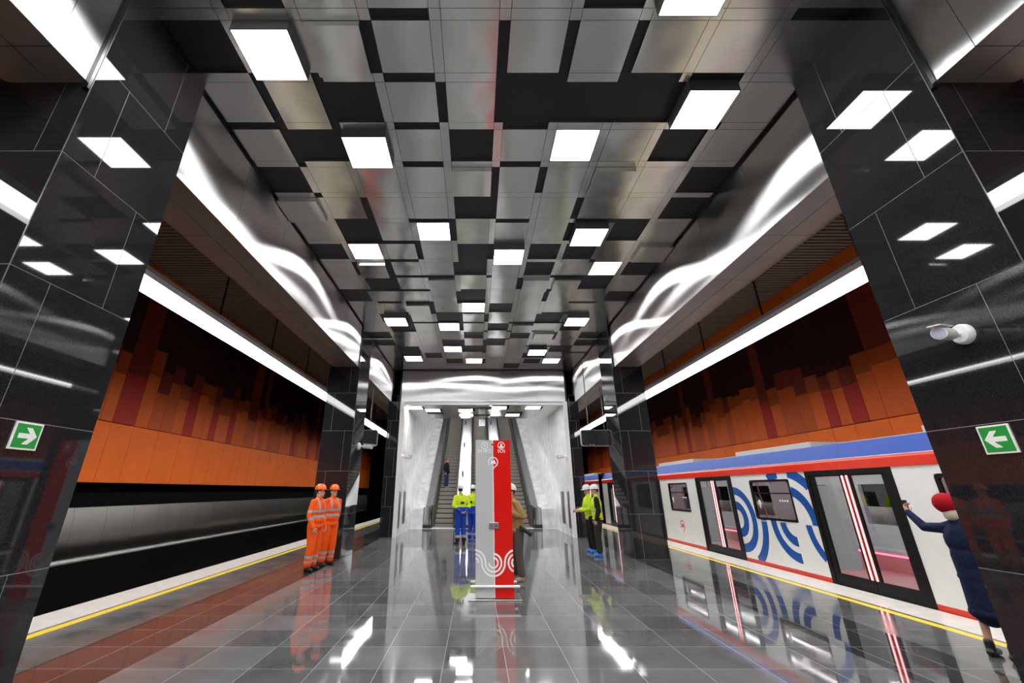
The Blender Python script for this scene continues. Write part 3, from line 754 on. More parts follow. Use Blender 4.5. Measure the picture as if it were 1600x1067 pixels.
# ------------------------------------------------------------------ information stand
K = empty('information_stand', (0.0, 8.9, 0.0), 0, 'tall grey and red SOS information stand in the middle of the hall', 'information stand')
KW, KH, KD = 0.69, 2.735, 0.34
build(MB().box(0.0, KW / 2 - 0.008, 0.0, KD, 0.03, KH), 'grey_half', 'k_grey', K, bevel=0.006)
build(MB().box(KW / 2 + 0.006, KW, 0.0, KD, 0.03, KH), 'red_half', 'k_red', K, bevel=0.006)
build(MB().box(KW / 2 - 0.008, KW / 2 + 0.006, 0.004, KD - 0.004, 0.03, KH - 0.002), 'centre_strip', 'k_white', K)
build(MB().box(-0.13, KW + 0.13, -0.10, KD + 0.12, 0.0, 0.022), 'base_plate', 'steel', K, bevel=0.004)
for yy, x0_, x1_ in ((-0.05, -0.075, KW + 0.085), (KD + 0.05, -0.075, KW + 0.07)):
    build(MB().cap((x0_, yy, 0.215), (x1_, yy, 0.215), 0.021, 0.021, 14), 'bumper_bar', 'k_white', K, smooth=True)
    lg = MB()
    for x in (0.08, KW - 0.08): lg.box(x - 0.012, x + 0.012, min(yy, yy + (0.05 if yy < 0 else -0.05)), max(yy, yy + (0.05 if yy < 0 else -0.05)), 0.203, 0.227)
    build(lg, 'bar_bracket', 'steel', K)
kf = lambda u, v, d: (u, -d, v)
wv = MB(); SCL = 0.00107
def kb(cx_, r_, a0, a1): 
    c = ((cx_ - 190) * SCL, 0.577)
    wv.band(c, (r_ - 15) * SCL, (r_ + 15) * SCL, a0, a1, kf, 0.0015, 28, 0, lambda x, y: 0.0 <= x <= KW)
for r_ in (75, 135, 195): kb(165, r_, 0, 90)
for r_ in (75, 135, 195): kb(495, r_, 180, 360)
for r_ in (75, 135): kb(495, r_, 0, 90)
kb(885, 195, 90, 180)
for r_ in (75, 135): kb(885, r_, 90, 260)
build(wv, 'wave_marking', 'k_white', K)
def pin_logo(mb, c, k, fn, t=0.0015):
    """ring that opens into a tail, with a letter M in it"""
    mb.band(c, 0.082 * k, 0.100 * k, -70, 215, fn, t, 36)
    a = (c[0] + 0.091 * k * math.cos(R(-70)), c[1] + 0.091 * k * math.sin(R(-70)))
    tail = [(a[0] + 0.009 * k, a[1] + 0.012 * k), (a[0] - 0.012 * k, a[1] - 0.002 * k), (c[0] - 0.012 * k, c[1] - 0.135 * k), (c[0] + 0.008 * k, c[1] - 0.135 * k)]
    mb.prism(tail, lambda u, v: fn(u, v, t), lambda u, v: fn(u, v, 0))
    Mx = [(-0.058, -0.034), (-0.030, 0.040), (-0.020, 0.040), (0.0, 0.004), (0.020, 0.040), (0.030, 0.040), (0.058, -0.034), (0.018, -0.034), (0.018, -0.022), (0.0, -0.028), (-0.018, -0.022), (-0.018, -0.034)]
    mb.prism([(c[0] + u * k, c[1] + v * k) for u, v in Mx], lambda u, v: fn(u, v, t), lambda u, v: fn(u, v, 0))
lg = MB(); pin_logo(lg, (KW / 2, 2.315), 1.0, kf); build(lg, 'ring_logo', 'k_white', K)
ic = MB().band((0.178, 2.63), 0.058, 0.070, 0, 360, kf, 0.0015, 36); ic.prism([(0.170, 2.605), (0.186, 2.605), (0.186, 2.645), (0.170, 2.645)], lambda u, v: kf(u, v, 0.0015), lambda u, v: kf(u, v, 0))
ic.prism([(0.170, 2.652), (0.186, 2.652), (0.186, 2.666), (0.170, 2.666)], lambda u, v: kf(u, v, 0.0015), lambda u, v: kf(u, v, 0))
build(ic, 'information_icon', 'k_white', K)
ic = MB().band((0.513, 2.63), 0.058, 0.070, 0, 360, kf, 0.0015, 36); ic.band((0.513, 2.647), 0.0, 0.020, 0, 360, kf, 0.0015, 18); ic.band((0.513, 2.585), 0.0, 0.044, 10, 170, kf, 0.0015, 18)
build(ic, 'person_icon', 'k_white', K)
text('lettering', '\u0418\u041d\u0424\u041e', 0.088, K, (0.178, -0.0012, 2.52), (R(90), 0, 0), 'k_white')
text('lettering', 'SOS', 0.088, K, (0.513, -0.0012, 2.52), (R(90), 0, 0), 'k_white')
build(MB().cyl((KW / 2 - 0.012, -0.004, 2.645), (KW / 2 - 0.012, 0.0, 2.645), 0.017, 16), 'camera_eye', 'rubber', K)
build(MB().box(0.255, 0.43, -0.035, 0.0, 1.135, 1.245), 'call_box', 'steel', K, bevel=0.006)
build(MB().cyl((0.30, -0.038, 1.19), (0.30, -0.035, 1.19), 0.012, 12).cyl((0.385, -0.038, 1.19), (0.385, -0.035, 1.19), 0.016, 12), 'call_button', 'steel_dark', K)

# ------------------------------------------------------------------ train
TX = 7.52
def metro_car(yn, yf, doors, wins, label, livery=True):
    t = empty('metro_car', (TX, yn, 0), 0, label, 'train car', 'cars of the train at the right platform')
    L = yf - yn; W = 2.75
    Yl = lambda y: y - yn
    zb, zt = -0.03, 2.20
    cuts = sorted([(Yl(c) - 1.10, Yl(c) + 1.10, 'd') for c in doors] + [(Yl(c) - 0.80, Yl(c) + 0.80, 'w') for c in wins])
    def wall(y0, y1, z0, z1): build(MB().box(0.0, 0.07, y0, y1, z0, z1), 'side_panel', 'tr_white', t)
    p = 0.0
    for y0, y1, k in cuts:
        if y0 > p: wall(p, y0, zb, zt)
        if k == 'w':
            wall(y0, y1, zb, 1.10); wall(y0, y1, 2.05, zt)
        p = max(p, y1)
    wall(p, L, zb, zt)
    p = 0.0
    for y0, y1, k in cuts + [(L, L, 'd')]:
        if k == 'd': build(MB().box(-0.004, -0.0005, p, y0, zb, 0.085), 'red_sill_stripe', 'tr_red', t); p = y1
    # roof: red band, white line, blue band, pale top
    rb = MB(); bl = MB(); wl = MB(); y = 0.0
    step = L / round(L / 2.63)
    while y < L - 0.01:
        y1 = y + step - 0.006
        rb.prism([(-0.015, 2.20), (-0.015, 2.36), (0.02, 2.40), (0.3, 2.40), (0.3, 2.20)], lambda u, v: (u, y, v), lambda u, v: (u, y1, v))
        bl.prism([(0.02, 2.415), (0.17, 2.72), (0.4, 2.72), (0.4, 2.415)], lambda u, v: (u, y, v), lambda u, v: (u, y1, v))
        y += step
    wl.box(0.008, 0.3, 0, L, 2.40, 2.415)
    build(rb, 'red_roof_band', 'tr_red', t); build(bl, 'blue_roof_band', 'tr_blue', t); build(wl, 'white_roof_line', 'tr_white', t)
    rp = [(0.17, 2.715), (0.24, 2.725), (0.8, 2.77), (W / 2, 2.88), (W - 0.7, 2.86), (W - 0.2, 2.75), (W - 0.2, 2.6), (0.17, 2.6)]
    build(MB().prism(rp, lambda u, v: (u, 0, v), lambda u, v: (u, L, v)), 'roof', 'tr_white', t)
    for i in range(int(L // 6)): build(MB().box(0.55, 1.6, 3 + i * 6, 6.2 + i * 6, 2.74, 2.89), 'roof_unit', 'joint', t, bevel=0.02)
    # shell behind: floor, far wall, ceiling, ends, underframe
    fw = MB(); zz = [(W - 0.1, W)]
    fw.box(W - 0.1, W, 0, L, -0.1, 1.0); fw.box(W - 0.1, W, 0, L, 1.95, 2.5)
    y = 0.0
    while y < L: fw.box(W - 0.1, W, y, y + 1.1, 1.0, 1.95); y += 2.63
    build(fw, 'far_wall', 'tr_int', t)
    build(MB().box(0.07, W, 0, L, -0.12, 0.0), 'car_floor', 'tr_floor', t)
    build(MB().box(0.07, W, 0, L, 2.3, 2.42), 'car_ceiling', 'tr_int', t)
    build(MB().box(0.0, W, 0, 0.08, -0.1, 2.75), 'end_wall', 'tr_black', t); build(MB().box(0.0, W, L - 0.08, L, -0.1, 2.75), 'end_wall', 'tr_black', t)
    build(MB().box(0.06, W - 0.06, 0.3, L - 0.3, -0.95, -0.13), 'underframe', 'black', t)
    lt = MB()
    for xx in (0.75, 1.95): lt.box(xx - 0.06, xx + 0.06, 0.4, L - 0.4, 2.285, 2.297)
    build(lt, 'ceiling_lamp', 'tr_light', t)
    # seats along the far wall with red light below
    se = MB(); sl = MB()
    segs = []; p = 0.4
    for c in doors: segs.append((p, Yl(c) - 0.95)); p = Yl(c) + 0.95
    segs.append((p, L - 0.4))
    for y0, y1 in segs:
        if y1 - y0 < 0.6: continue
        se.box(W - 0.62, W - 0.101, y0, y1, 0.42, 0.50); se.box(W - 0.20, W - 0.101, y0, y1, 0.5, 0.98)
        sl.box(W - 0.63, W - 0.60, y0, y1, 0.385, 0.415)
    build(se, 'bench_seat', 'tr_int', t); build(sl, 'red_under_seat_light', 'seat_red', t)
    for c in doors:
        for dy in (-0.98, 0.98):
            gp = MB().box(0.12, 0.62, Yl(c) + dy - 0.012, Yl(c) + dy + 0.012, 0.25, 1.9); build(gp, 'draught_screen', 'tr_int', t)
            y = Yl(c) + dy * 0.97
            build(MB().tube([(W - 0.65, y, 0.0), (W - 0.65, y, 0.9), (W - 0.60, y + 0.1, 1.3), (W - 0.75, y, 1.7), (W - 0.75, y, 2.28)], 0.018, 8), 'grab_rail', 'copper', t, smooth=True)
        build(MB().tube([(1.1, Yl(c) + 0.30, 0.0), (1.1, Yl(c) + 0.30, 0.75), (1.1, Yl(c) + 0.1, 1.0), (1.1, Yl(c) + 0.30, 1.25), (1.1, Yl(c) + 0.30, 2.28)], 0.018, 8), 'grab_rail', 'copper', t, smooth=True)
    # doors
    for c in doors:
        y = Yl(c)
        fr = MB()
        fr.box(-0.012, 0.08, y - 1.10, y - 1.0, -0.03, 2.195); fr.box(-0.012, 0.08, y + 1.0, y + 1.10, -0.03, 2.195)
        fr.box(-0.012, 0.08, y - 1.0, y + 1.0, 2.10, 2.195); fr.box(-0.012, 0.10, y - 1.0, y + 1.0, -0.03, 0.03)
        d = build(fr, 'door_frame', 'tr_black', t)
        for s in (-1, 1):
            e0, e1 = (y + s * 0.006, y + s * 0.995)
            a0, a1 = min(e0, e1), max(e0, e1)
            g0, g1 = sorted((y + s * 0.135, y + s * 0.865))
            lf = MB(); lf.box(0.0, 0.045, a0, g0, 0.03, 2.10); lf.box(0.0, 0.045, g1, a1, 0.03, 2.10); lf.box(0.0, 0.045, g0, g1, 0.03, 0.22); lf.box(0.0, 0.045, g0, g1, 2.075, 2.10)
            leaf = build(lf, 'door', 'tr_black', t)
            build(MB().box(0.018, 0.026, g0, g1, 0.22, 2.075), 'pane', 'glass', leaf)
            le = sorted((y + s * 0.045, y + s * 0.072))
            build(MB().box(-0.004, -0.0005, le[0], le[1], 0.22, 2.08), 'door_light', 'led_pink', leaf)
            le = sorted((y + s * 0.020, y + s * 0.045)); le2 = sorted((y + s * 0.072, y + s * 0.088))
            build(MB().box(-0.003, -0.0005, le[0], le[1], 0.22, 2.08).box(-0.003, -0.0005, le2[0], le2[1], 0.22, 2.08), 'door_light_edge', 'led_red', leaf)
    # windows
    for c in wins:
        y = Yl(c); h = 0.80
        fr = MB(); pl = []
        for (cy_, cz_, a0) in ((h - 0.07, 2.055 - 0.07, 0), (-h + 0.07, 2.055 - 0.07, 90), (-h + 0.07, 1.095 + 0.07, 180), (h - 0.07, 1.095 + 0.07, 270)):
            pl += [(cy_ + 0.07 * math.cos(R(a0 + q)), cz_ + 0.07 * math.sin(R(a0 + q))) for q in range(0, 91, 18)]
        n = len(pl); inn = [(u * (h - 0.05) / h, 1.575 + (v - 1.575) * 0.89) for u, v in pl]
        va = [(-0.008, y + u, v) for u, v in pl] + [(-0.008, y + u, v) for u, v in inn] + [(0.05, y + u, v) for u, v in pl] + [(0.05, y + u, v) for u, v in inn]
        fsx = []
        for i in range(n):
            j = (i + 1) % n
            fsx += [(i, j, n + j, n + i), (2 * n + i, 3 * n + i, 3 * n + j, 2 * n + j), (i, 2 * n + i, 2 * n + j, j), (n + i, n + j, 3 * n + j, 3 * n + i)]
        fr.add(va, fsx); fr.box(-0.008, 0.04, y - h + 0.03, y + h - 0.03, 1.715, 1.745)
        wf_ = build(fr, 'window_frame', 'tr_black', t)
        build(MB().box(0.016, 0.022, y - h + 0.03, y + h - 0.03, 1.14, 2.01), 'pane', 'glass_dark', wf_)
        # white notices on the lower pane
        nf = lambda u, v, dd: (0.0155 - dd, y + u, v)
        nb = MB().band((0.55, 1.50), 0.0, 0.07, 0, 360, nf, 0.001, 20); nb.prism([(0.50, 1.47), (0.60, 1.47), (0.55, 1.34)], lambda u, v: nf(u, v, 0.0012), lambda u, v: nf(u, v, 0))
        build(nb, 'notice', 'white', wf_)
        for i in range(4): build(MB().band((-0.30 - i * 0.09, 1.56), 0.0, 0.028, 0, 360, nf, 0.001, 10), 'notice', 'white', wf_)
    return t, Yl
car, Yl = metro_car(1.75, 27.35, [4.06, 9.33, 14.60, 19.87, 25.14], [6.7, 11.83, 17.19, 22.5], 'white train car with blue arcs and red stripe at the right platform')
car2, Yl2 = metro_car(28.0, 43.5, [30.3, 35.6, 40.9], [32.95, 38.25], 'second train car beyond the gap, seen between the right pillars')
# gangway bellows between the cars
o = build(MB().box(TX + 0.5, TX + 2.2, 27.36, 27.99, 0.0, 2.3), 'gangway', 'rubber', car); o.location = (-TX, -1.75, 0)
# blue arcs on the side of the near car
def arc_keep(u, v):
    if not (0.06 < v < 2.19): return False
    if any(abs(u - c) < 1.10 for c in (4.06, 9.33, 14.60, 19.87, 25.14)): return False
    if any(abs(u - c) < 0.80 and 1.095 < v < 2.055 for c in (6.7, 11.83, 17.19, 22.5)): return False
    return True
AA, AB, AC = (13.50, 1.05), (11.22, 1.07), (9.90, 1.07)
for c, r0, r1, a0, a1 in ((AA, 0.24, 0.46, 90, 270), (AA, 0.63, 0.84, 90, 270), (AA, 1.03, 1.26, 180, 270), (AB, 1.03, 1.25, 0, 180), (AB, 0.63, 0.84, 0, 180),
                          (AB, 0.28, 0.49, 270, 360), (AB, 0.63, 0.84, 270, 360), (AC, 0.74, 0.92, 270, 360)):
    mb = MB(); K = 72
    for q in range(K + 1):                       # each unbroken run of an arc is its own piece
        b0, b1 = a0 + (a1 - a0) * q / K, a0 + (a1 - a0) * (q + 1) / K
        n0 = len(mb.v)
        if q < K: mb.band(c, r0, r1, b0, b1, lambda u, v, d: (-d - 0.0005, u - 1.75, v), 0.003, 1, 0, arc_keep)
        if len(mb.v) == n0 and n0:
            build(mb, 'blue_arc', 'tr_arc', car); mb = MB()
lg = MB(); pin_logo(lg, (-(17.24 - 1.75), 0.62), 1.75, lambda u, v, d: (-d - 0.0005, -u, v), 0.003); build(lg, 'ring_logo', 'logo_red', car)
# ------------------------------------------------------------------ people
def remesh(mb, voxel, smooth, name, mats, matfn=None):
    me = mb.mesh('tmp', mats)
    o = bpy.data.objects.new('tmp', me); COL.objects.link(o)
    md = o.modifiers.new('r', 'REMESH'); md.mode = 'VOXEL'; md.voxel_size = voxel
    sm = o.modifiers.new('s', 'SMOOTH'); sm.factor = 0.5; sm.iterations = smooth
    dg = bpy.context.evaluated_depsgraph_get()
    me2 = bpy.data.meshes.new_from_object(o.evaluated_get(dg))
    bpy.data.objects.remove(o); bpy.data.meshes.remove(me)
    me2.name = name; me2.materials.clear()
    for x in mats: me2.materials.append(mt[x])
    for p in me2.polygons:
        p.use_smooth = True
        p.material_index = matfn(p.center) if matfn else 0
    return me2
def vadd(a, b): return tuple(x + y for x, y in zip(a, b))
def hand(mb, wr, d, n, lat, curl=0.5):
    """palm, four unequal fingers and a thumb; d = finger direction, n = palm side, lat = thumb side"""
    wr, d, n, lat = Vector(wr), Vector(d).normalized(), Vector(n).normalized(), Vector(lat)
    n = (n - d * n.dot(d)).normalized(); lat = (lat - d * lat.dot(d) - n * lat.dot(n)).normalized()
    for o in (-0.024, -0.008, 0.008, 0.024):
        mb.cap(wr + lat * o * 0.6, wr + d * 0.085 + lat * o, 0.018, 0.0135, 8)
    ln = (0.062, 0.073, 0.078, 0.070)
    for i, o in enumerate((-0.028, -0.0095, 0.0095, 0.028)):
        p = wr + d * 0.088 + lat * o; dd = d.copy(); c = curl * 0.9
        for k, q in enumerate((0.45, 0.32, 0.25)):
            dd = (dd * math.cos(c) + n * math.sin(c)).normalized(); q2 = p + dd * ln[i] * q * 1.05
            mb.cap(p, q2, 0.0105 - 0.0012 * k, 0.0100 - 0.0012 * k, 8); p = q2
    b = wr + d * 0.025 + lat * 0.026; t1 = b + (d * 0.55 + lat * 0.75 + n * 0.25).normalized() * 0.042
    t2 = t1 + (d * 0.85 + lat * 0.15 + n * 0.45 * (0.4 + curl)).normalized() * 0.034
    mb.cap(b, t1, 0.0145, 0.0120, 8); mb.cap(t1, t2, 0.0115, 0.0095, 8)

def person(loc, face, label, sc=1.0, arms=None, feet=None, head_yaw=0, head_pitch=0, jacket='navy', trousers='navy', boots='boot', hat=None, hair='hair_dk',
           vest=None, band_fn=None, leg_fn=None, jmats=None, tmats=None, skirt=False, jlen=0.86, lean=0.0, bulk=1.0, curl=(0.6, 0.6), hand_dir=(None, None), vox=0.0095, long_hair=False, group=None, tb=1.0):
    P = empty('person', loc, R(face), label, 'person', group); P.scale = (sc, sc, sc)
    A = arms or {}
    # joints: index 0 = the person's right (-X), 1 = left (+X); the body faces -Y
    sh = [(-0.185, lean * 0.4, 1.44), (0.185, lean * 0.4, 1.44)]
    el_ = [A.get('re', (-0.245, 0.03, 1.16)), A.get('le', (0.245, 0.03, 1.16))]
    wr = [A.get('rw', (-0.255, -0.05, 0.92)), A.get('lw', (0.255, -0.05, 0.92))]
    F = feet or {}
    hip = [(-0.095, 0.01, 0.92), (0.095, 0.01, 0.92)]
    an = [F.get('ra', (-0.115, 0.03, 0.09)), F.get('la', (0.115, 0.03, 0.09))]
    kn = [F.get('rk', tuple((h * 0.5 + a * 0.5) + q for h, a, q in zip(hip[0], an[0], (0, -0.03, 0)))), F.get('lk', tuple((h * 0.5 + a * 0.5) + q for h, a, q in zip(hip[1], an[1], (0, -0.03, 0))))]
    HR = Matrix.Rotation(R(head_yaw), 3, 'Z') @ Matrix.Rotation(R(head_pitch), 3, 'X')
    HC = Vector((0, lean * 0.6 - 0.015, 1.655))
    H = lambda x, y, z: tuple(HC + HR @ Vector((x, y, z)))
    # ---- body: one continuous skin surface
    b = MB()
    b.ell((0, lean * 0.3, 1.27), (0.165, 0.105, 0.24)); b.ell((0, 0.01, 1.04), (0.145, 0.10, 0.2)); b.ell((0, 0.015, 0.93), (0.155, 0.11, 0.12))
    b.cap((0, lean * 0.45 + 0.01, 1.44), H(0, 0.02, -0.07), 0.062, 0.056, 12)
    b.ell(H(0, 0.015, 0.025), (0.076, 0.096, 0.105), HR); b.ell(H(0, -0.025, -0.05), (0.058, 0.062, 0.07), HR)
    b.ell(H(0, -0.07, -0.085), (0.028, 0.022, 0.022), HR)                                  # chin
    b.cap(H(0, -0.083, 0.012), H(0, -0.102, -0.028), 0.011, 0.015, 8)                       # nose
    b.cap(H(-0.04, -0.078, 0.028), H(0.04, -0.078, 0.028), 0.012, 0.012, 8)                 # brow
    b.cap(H(-0.020, -0.085, -0.058), H(0.020, -0.085, -0.058), 0.009, 0.009, 8)             # lips
    for s in (-1, 1): b.ell(H(s * 0.077, 0.012, -0.005), (0.012, 0.022, 0.034), HR)         # ears
    for i in (0, 1):
        b.cap((sh[i][0] * 0.4, sh[i][1], 1.41), (sh[i][0] * 0.93, sh[i][1], sh[i][2] - 0.03), 0.062, 0.050, 10); b.cap((sh[i][0] * 0.93, sh[i][1], sh[i][2] - 0.03), el_[i], 0.048, 0.040, 10); b.cap(el_[i], wr[i], 0.040, 0.027, 10)
        d = hand_dir[i] or tuple(Vector(wr[i]) - Vector(el_[i]))
        ns = (1 if i == 0 else -1, 0.15, 0)
        if abs(Vector(d).normalized().x) > 0.75: ns = (0, 0.2, -1)
        hand(b, wr[i], d, ns, (0, -1, 0.3) if abs(Vector(d).normalized().y) < 0.8 else (0, 0, 1), curl[i])
        b.cap(hip[i], kn[i], 0.085, 0.055, 10); b.cap(kn[i], an[i], 0.052, 0.036, 10)
    body = bpy.data.objects.new('body', remesh(b, vox, 2, 'body', ['skin'])); COL.objects.link(body); body.parent = P
    e = MB()
    for s in (-1, 1): e.ell(H(s * 0.031, -0.079, 0.008), (0.011, 0.007, 0.008), HR, 8, 6)
    build(e, 'eyes', 'eye', P, smooth=True)
    # ---- jacket
    j = MB(); g = bulk
    j.ell((0, lean * 0.3, 1.28), (0.200 * g, 0.140 * g, 0.235)); j.ell((0, 0.005, 1.07), (0.185 * g, 0.138 * g, 0.24))
    j.cap((0, 0.012, jlen + 0.10), (0, 0.01, 1.1), 0.165 * g, 0.17 * g, 16, sq=(1.08, 0.78, 1)); j.ell((0, 0.012, jlen + 0.06), (0.190 * g, 0.142 * g, 0.085))
    j.cap((0, lean * 0.45, 1.46), (0, lean * 0.45 + 0.008, 1.515), 0.078, 0.072, 14)
    for i in (0, 1):
        s = -1 if i == 0 else 1
        j.cap((s * 0.06, sh[i][1], 1.468), (sh[i][0] * 0.96, sh[i][1], sh[i][2] - 0.015), 0.066, 0.068 * g, 10); j.cap((sh[i][0] * 0.97, sh[i][1], sh[i][2] - 0.015), el_[i], 0.070 * g, 0.060 * g, 12)
        wv_ = Vector(wr[i]); ev = Vector(el_[i]); j.cap(ev, wv_ + (wv_ - ev).normalized() * 0.0, 0.061 * g, 0.045 * g, 12)
    j.cap((0, lean * 0.45 + 0.002, 1.50), (0, lean * 0.45 - 0.002, 1.545), 0.070, 0.066, 14)
    jm = jmats or [jacket]
    jo = bpy.data.objects.new('jacket', remesh(j, vox + 0.001, 3, 'jacket', jm, band_fn)); COL.objects.link(jo); jo.parent = P
    # ---- trousers or skirt
    t = MB()
    t.ell((0, 0.015, 0.93), (0.178, 0.132, 0.14))
    if skirt:
        t.cap((0, 0.015, 0.9), (0, 0.02, 0.50), 0.16, 0.175, 18, sq=(1.05, 0.85, 1)); t.ell((0, 0.02, 0.47), (0.2, 0.165, 0.1))
    else:
        for i in (0, 1):
            t.cap(hip[i], kn[i], 0.105 * tb, 0.080 * tb, 12); a = Vector(an[i]); k = Vector(kn[i]); t.cap(k, a + Vector((0, 0, 0.05)), 0.080 * tb, 0.072 * tb, 12)
    to = bpy.data.objects.new('skirt' if skirt else 'trousers', remesh(t, vox + 0.001, 3, 'trousers', tmats or [trousers], leg_fn)); COL.objects.link(to); to.parent = P
    # ---- shoes
    for i in (0, 1):
        f = MB(); a = Vector(an[i]); s = -1 if i == 0 else 1; td = Vector((s * 0.22, -1, 0)).normalized()
        if a.z > 0.0:
            f.cap(a + Vector((0, 0, 0.06)), a + Vector((0, 0, -0.02)), 0.05, 0.05, 12)
            z0 = a.z - 0.09
            f.cap((a.x - td.x * 0.03, a.y - td.y * 0.03, z0 + 0.045), (a.x + td.x * 0.13, a.y + td.y * 0.13, z0 + 0.040), 0.046, 0.042, 12, sq=(1, 1, 0.95))
            f.box(a.x - 0.03, a.x + 0.03, a.y - 0.05, a.y + 0.05, z0 + 0.0, z0 + 0.03)
        fo = bpy.data.objects.new('shoe', remesh(f, 0.009, 2, 'shoe', [boots])); COL.objects.link(fo); fo.parent = P
    # ---- headgear and hair
    if hat in ('hat_or', 'hat_wh'):
        h = MB()
        prof = [(0.124, 0.0), (0.128, 0.02), (0.122, 0.05), (0.108, 0.082), (0.082, 0.110), (0.045, 0.127), (0.0, 0.132)]
        inner = [(0.0, 0.118), (0.09, 0.09), (0.114, 0.03), (0.116, 0.0)]
        T = lambda u, v, z: H(u, v + 0.005, z + 0.055)
        n = 24; rows = prof + inner; vs_ = []
        for r_, z in rows:
            for q in range(n):
                aa = 2 * math.pi * q / n; vs_.append(T(r_ * 0.86 * math.cos(aa), r_ * 1.06 * math.sin(aa), z))
        fsx = [(i * n + q, i * n + (q + 1) % n, (i + 1) * n + (q + 1) % n, (i + 1) * n + q) for i in range(len(rows) - 1) for q in range(n)]
        fsx += [((len(rows) - 1) * n + q, (len(rows) - 1) * n + (q + 1) % n, (q + 1) % n, q) for q in range(n)]
        h.add(vs_, fsx)
        br = [(r_ * math.sin(R(q)) * 0.9, -r_ * math.cos(R(q)) * 1.12) for r_, rng in ((0.165, range(-62, 63, 8)),) for q in rng] + [(0.116 * math.sin(R(q)) * 0.9, -0.116 * math.cos(R(q)) * 1.06) for q in range(62, -63, -8)]
        h.prism(br, lambda u, v: T(u, v, 0.008), lambda u, v: T(u, v, -0.001))
        for u in (-0.03, 0.03): h.tube([T(u, -0.105, 0.07), T(u, -0.06, 0.118), T(u, 0.0, 0.131), T(u, 0.06, 0.118), T(u, 0.105, 0.07)], 0.006, 6)
        build(h, 'helmet', hat, P, smooth=True)
    if hat == 'beret':
        h = MB(); h.ell(H(0.03, 0.02, 0.085), (0.140, 0.150, 0.135), HR @ Matrix.Rotation(R(-14), 3, 'Y')); h.ell(H(0.075, 0.02, 0.075), (0.10, 0.12, 0.07), HR); h.ell(H(0, 0.015, 0.055), (0.092, 0.110, 0.065), HR)
        bo = bpy.data.objects.new('beret', remesh(h, 0.009, 2, 'beret', ['beret'])); COL.objects.link(bo); bo.parent = P
    hr = MB()
    hr.ell(H(0, 0.026, 0.038), (0.084, 0.096, 0.100), HR)
    if long_hair: hr.ell(H(0, 0.055, -0.05), (0.085, 0.06, 0.09), HR); hr.cap(H(-0.04, 0.07, -0.08), H(0.04, 0.07, -0.08), 0.035, 0.035, 10)
    ho = bpy.data.objects.new('hair', remesh(hr, 0.009, 2, 'hair', [hair])); COL.objects.link(ho); ho.parent = P
    return P, H

def hv_jacket(c):      # two chest bands, braces and sleeve bands in grey tape
    x, y, z = c; ax = abs(x)
    if ax < 0.205:
        if 1.10 < z < 1.155 or 1.215 < z < 1.27: return 1
        if 0.075 < ax < 0.125 and z > 1.26: return 1
        return 0
    if 1.215 < z < 1.265 or 1.06 < z < 1.11: return 1
    return 0
def hv_leg(c):
    return 1 if (0.17 < c[2] < 0.22 or 0.27 < c[2] < 0.325) else 0
person((-3.98, 11.85, 0), 72, 'person in orange workwear and helmet standing nearest the left track, seen from the side', 1.062, head_yaw=25, hat='hat_or',
       jmats=['hi_or', 'refl'], tmats=['hi_or', 'refl'], band_fn=hv_jacket, leg_fn=hv_leg, tb=1.22, bulk=1.16, arms={'rw': (-0.23, -0.10, 0.90), 're': (-0.25, 0.02, 1.15)}, feet={'ra': (-0.11, 0.02, 0.09), 'la': (0.12, 0.05, 0.09)})
person((-3.86, 12.62, 0), 52, 'person in orange workwear and helmet standing closest to the pillar, looking ahead', 1.062, head_yaw=-5, hat='hat_or',
       jmats=['hi_or', 'refl'], tmats=['hi_or', 'refl'], band_fn=hv_jacket, leg_fn=hv_leg, tb=1.22, bulk=1.16, arms={'rw': (-0.22, 0.08, 0.93), 'lw': (0.22, 0.10, 0.93), 'le': (0.25, 0.08, 1.16)})
def yb(c):
    return 1 if c[2] < 1.13 and abs(c[0]) < 0.215 else (2 if abs(c[0]) < 0.06 and 1.22 < c[2] < 1.30 and c[1] > 0.05 else (1 if abs(c[0]) >= 0.215 and c[2] < 1.10 else 0))
def ybl(c): return 1 if 0.20 < c[2] < 0.28 else (2 if c[2] < 0.20 else 0)
person((-0.55, 17.35, 0), 205, 'person in yellow and blue workwear, white helmet and black boots, back turned, hands behind', 1.09, head_yaw=-35, hat='hat_wh',
       jmats=['hi_ye', 'wk_bl', 'blk_cl'], tmats=['wk_bl', 'refl', 'boot'], band_fn=yb, leg_fn=ybl, tb=1.1, bulk=1.14, arms={'re': (-0.29, 0.08, 1.17), 'le': (0.29, 0.08, 1.17), 'rw': (-0.10, 0.22, 1.02), 'lw': (0.10, 0.22, 1.00)}, jlen=0.84)
person((-0.10, 18.3, 0), 150, 'person in yellow and blue workwear half hidden behind the information stand', 1.09, head_yaw=20, hat='hat_wh',
       jmats=['hi_ye', 'wk_bl', 'blk_cl'], tmats=['wk_bl', 'refl', 'wk_bl'], band_fn=yb, leg_fn=ybl, tb=1.1, bulk=1.14, boots='cover', arms={'rw': (-0.12, -0.24, 1.08), 're': (-0.28, 0.0, 1.16), 'lw': (0.12, -0.24, 1.06), 'le': (0.28, 0.0, 1.16)}, jlen=0.84)
PH, PHH = person((0.90, 10.65, 0), -64, 'photographer in tan jacket standing behind the information stand', 1.06, hat='hat_wh', jacket='tan', trousers='taupe', boots='boot_tan', bulk=1.1, lean=-0.17, tb=1.1,
       arms={'le': (0.30, 0.02, 1.20), 'lw': (0.06, -0.24, 1.26), 're': (-0.26, -0.02, 1.17), 'rw': (-0.08, -0.25, 1.25)}, head_pitch=-8, curl=(0.9, 0.9))
def vest(c):
    x, y, z = c; ax = abs(x)
    if ax < 0.20 and z < 1.47:
        if 1.10 < z < 1.16: return 1
        return 0 if z > 0.92 else 2
    return 2 if not (z > 1.44 and ax < 0.13) else 0
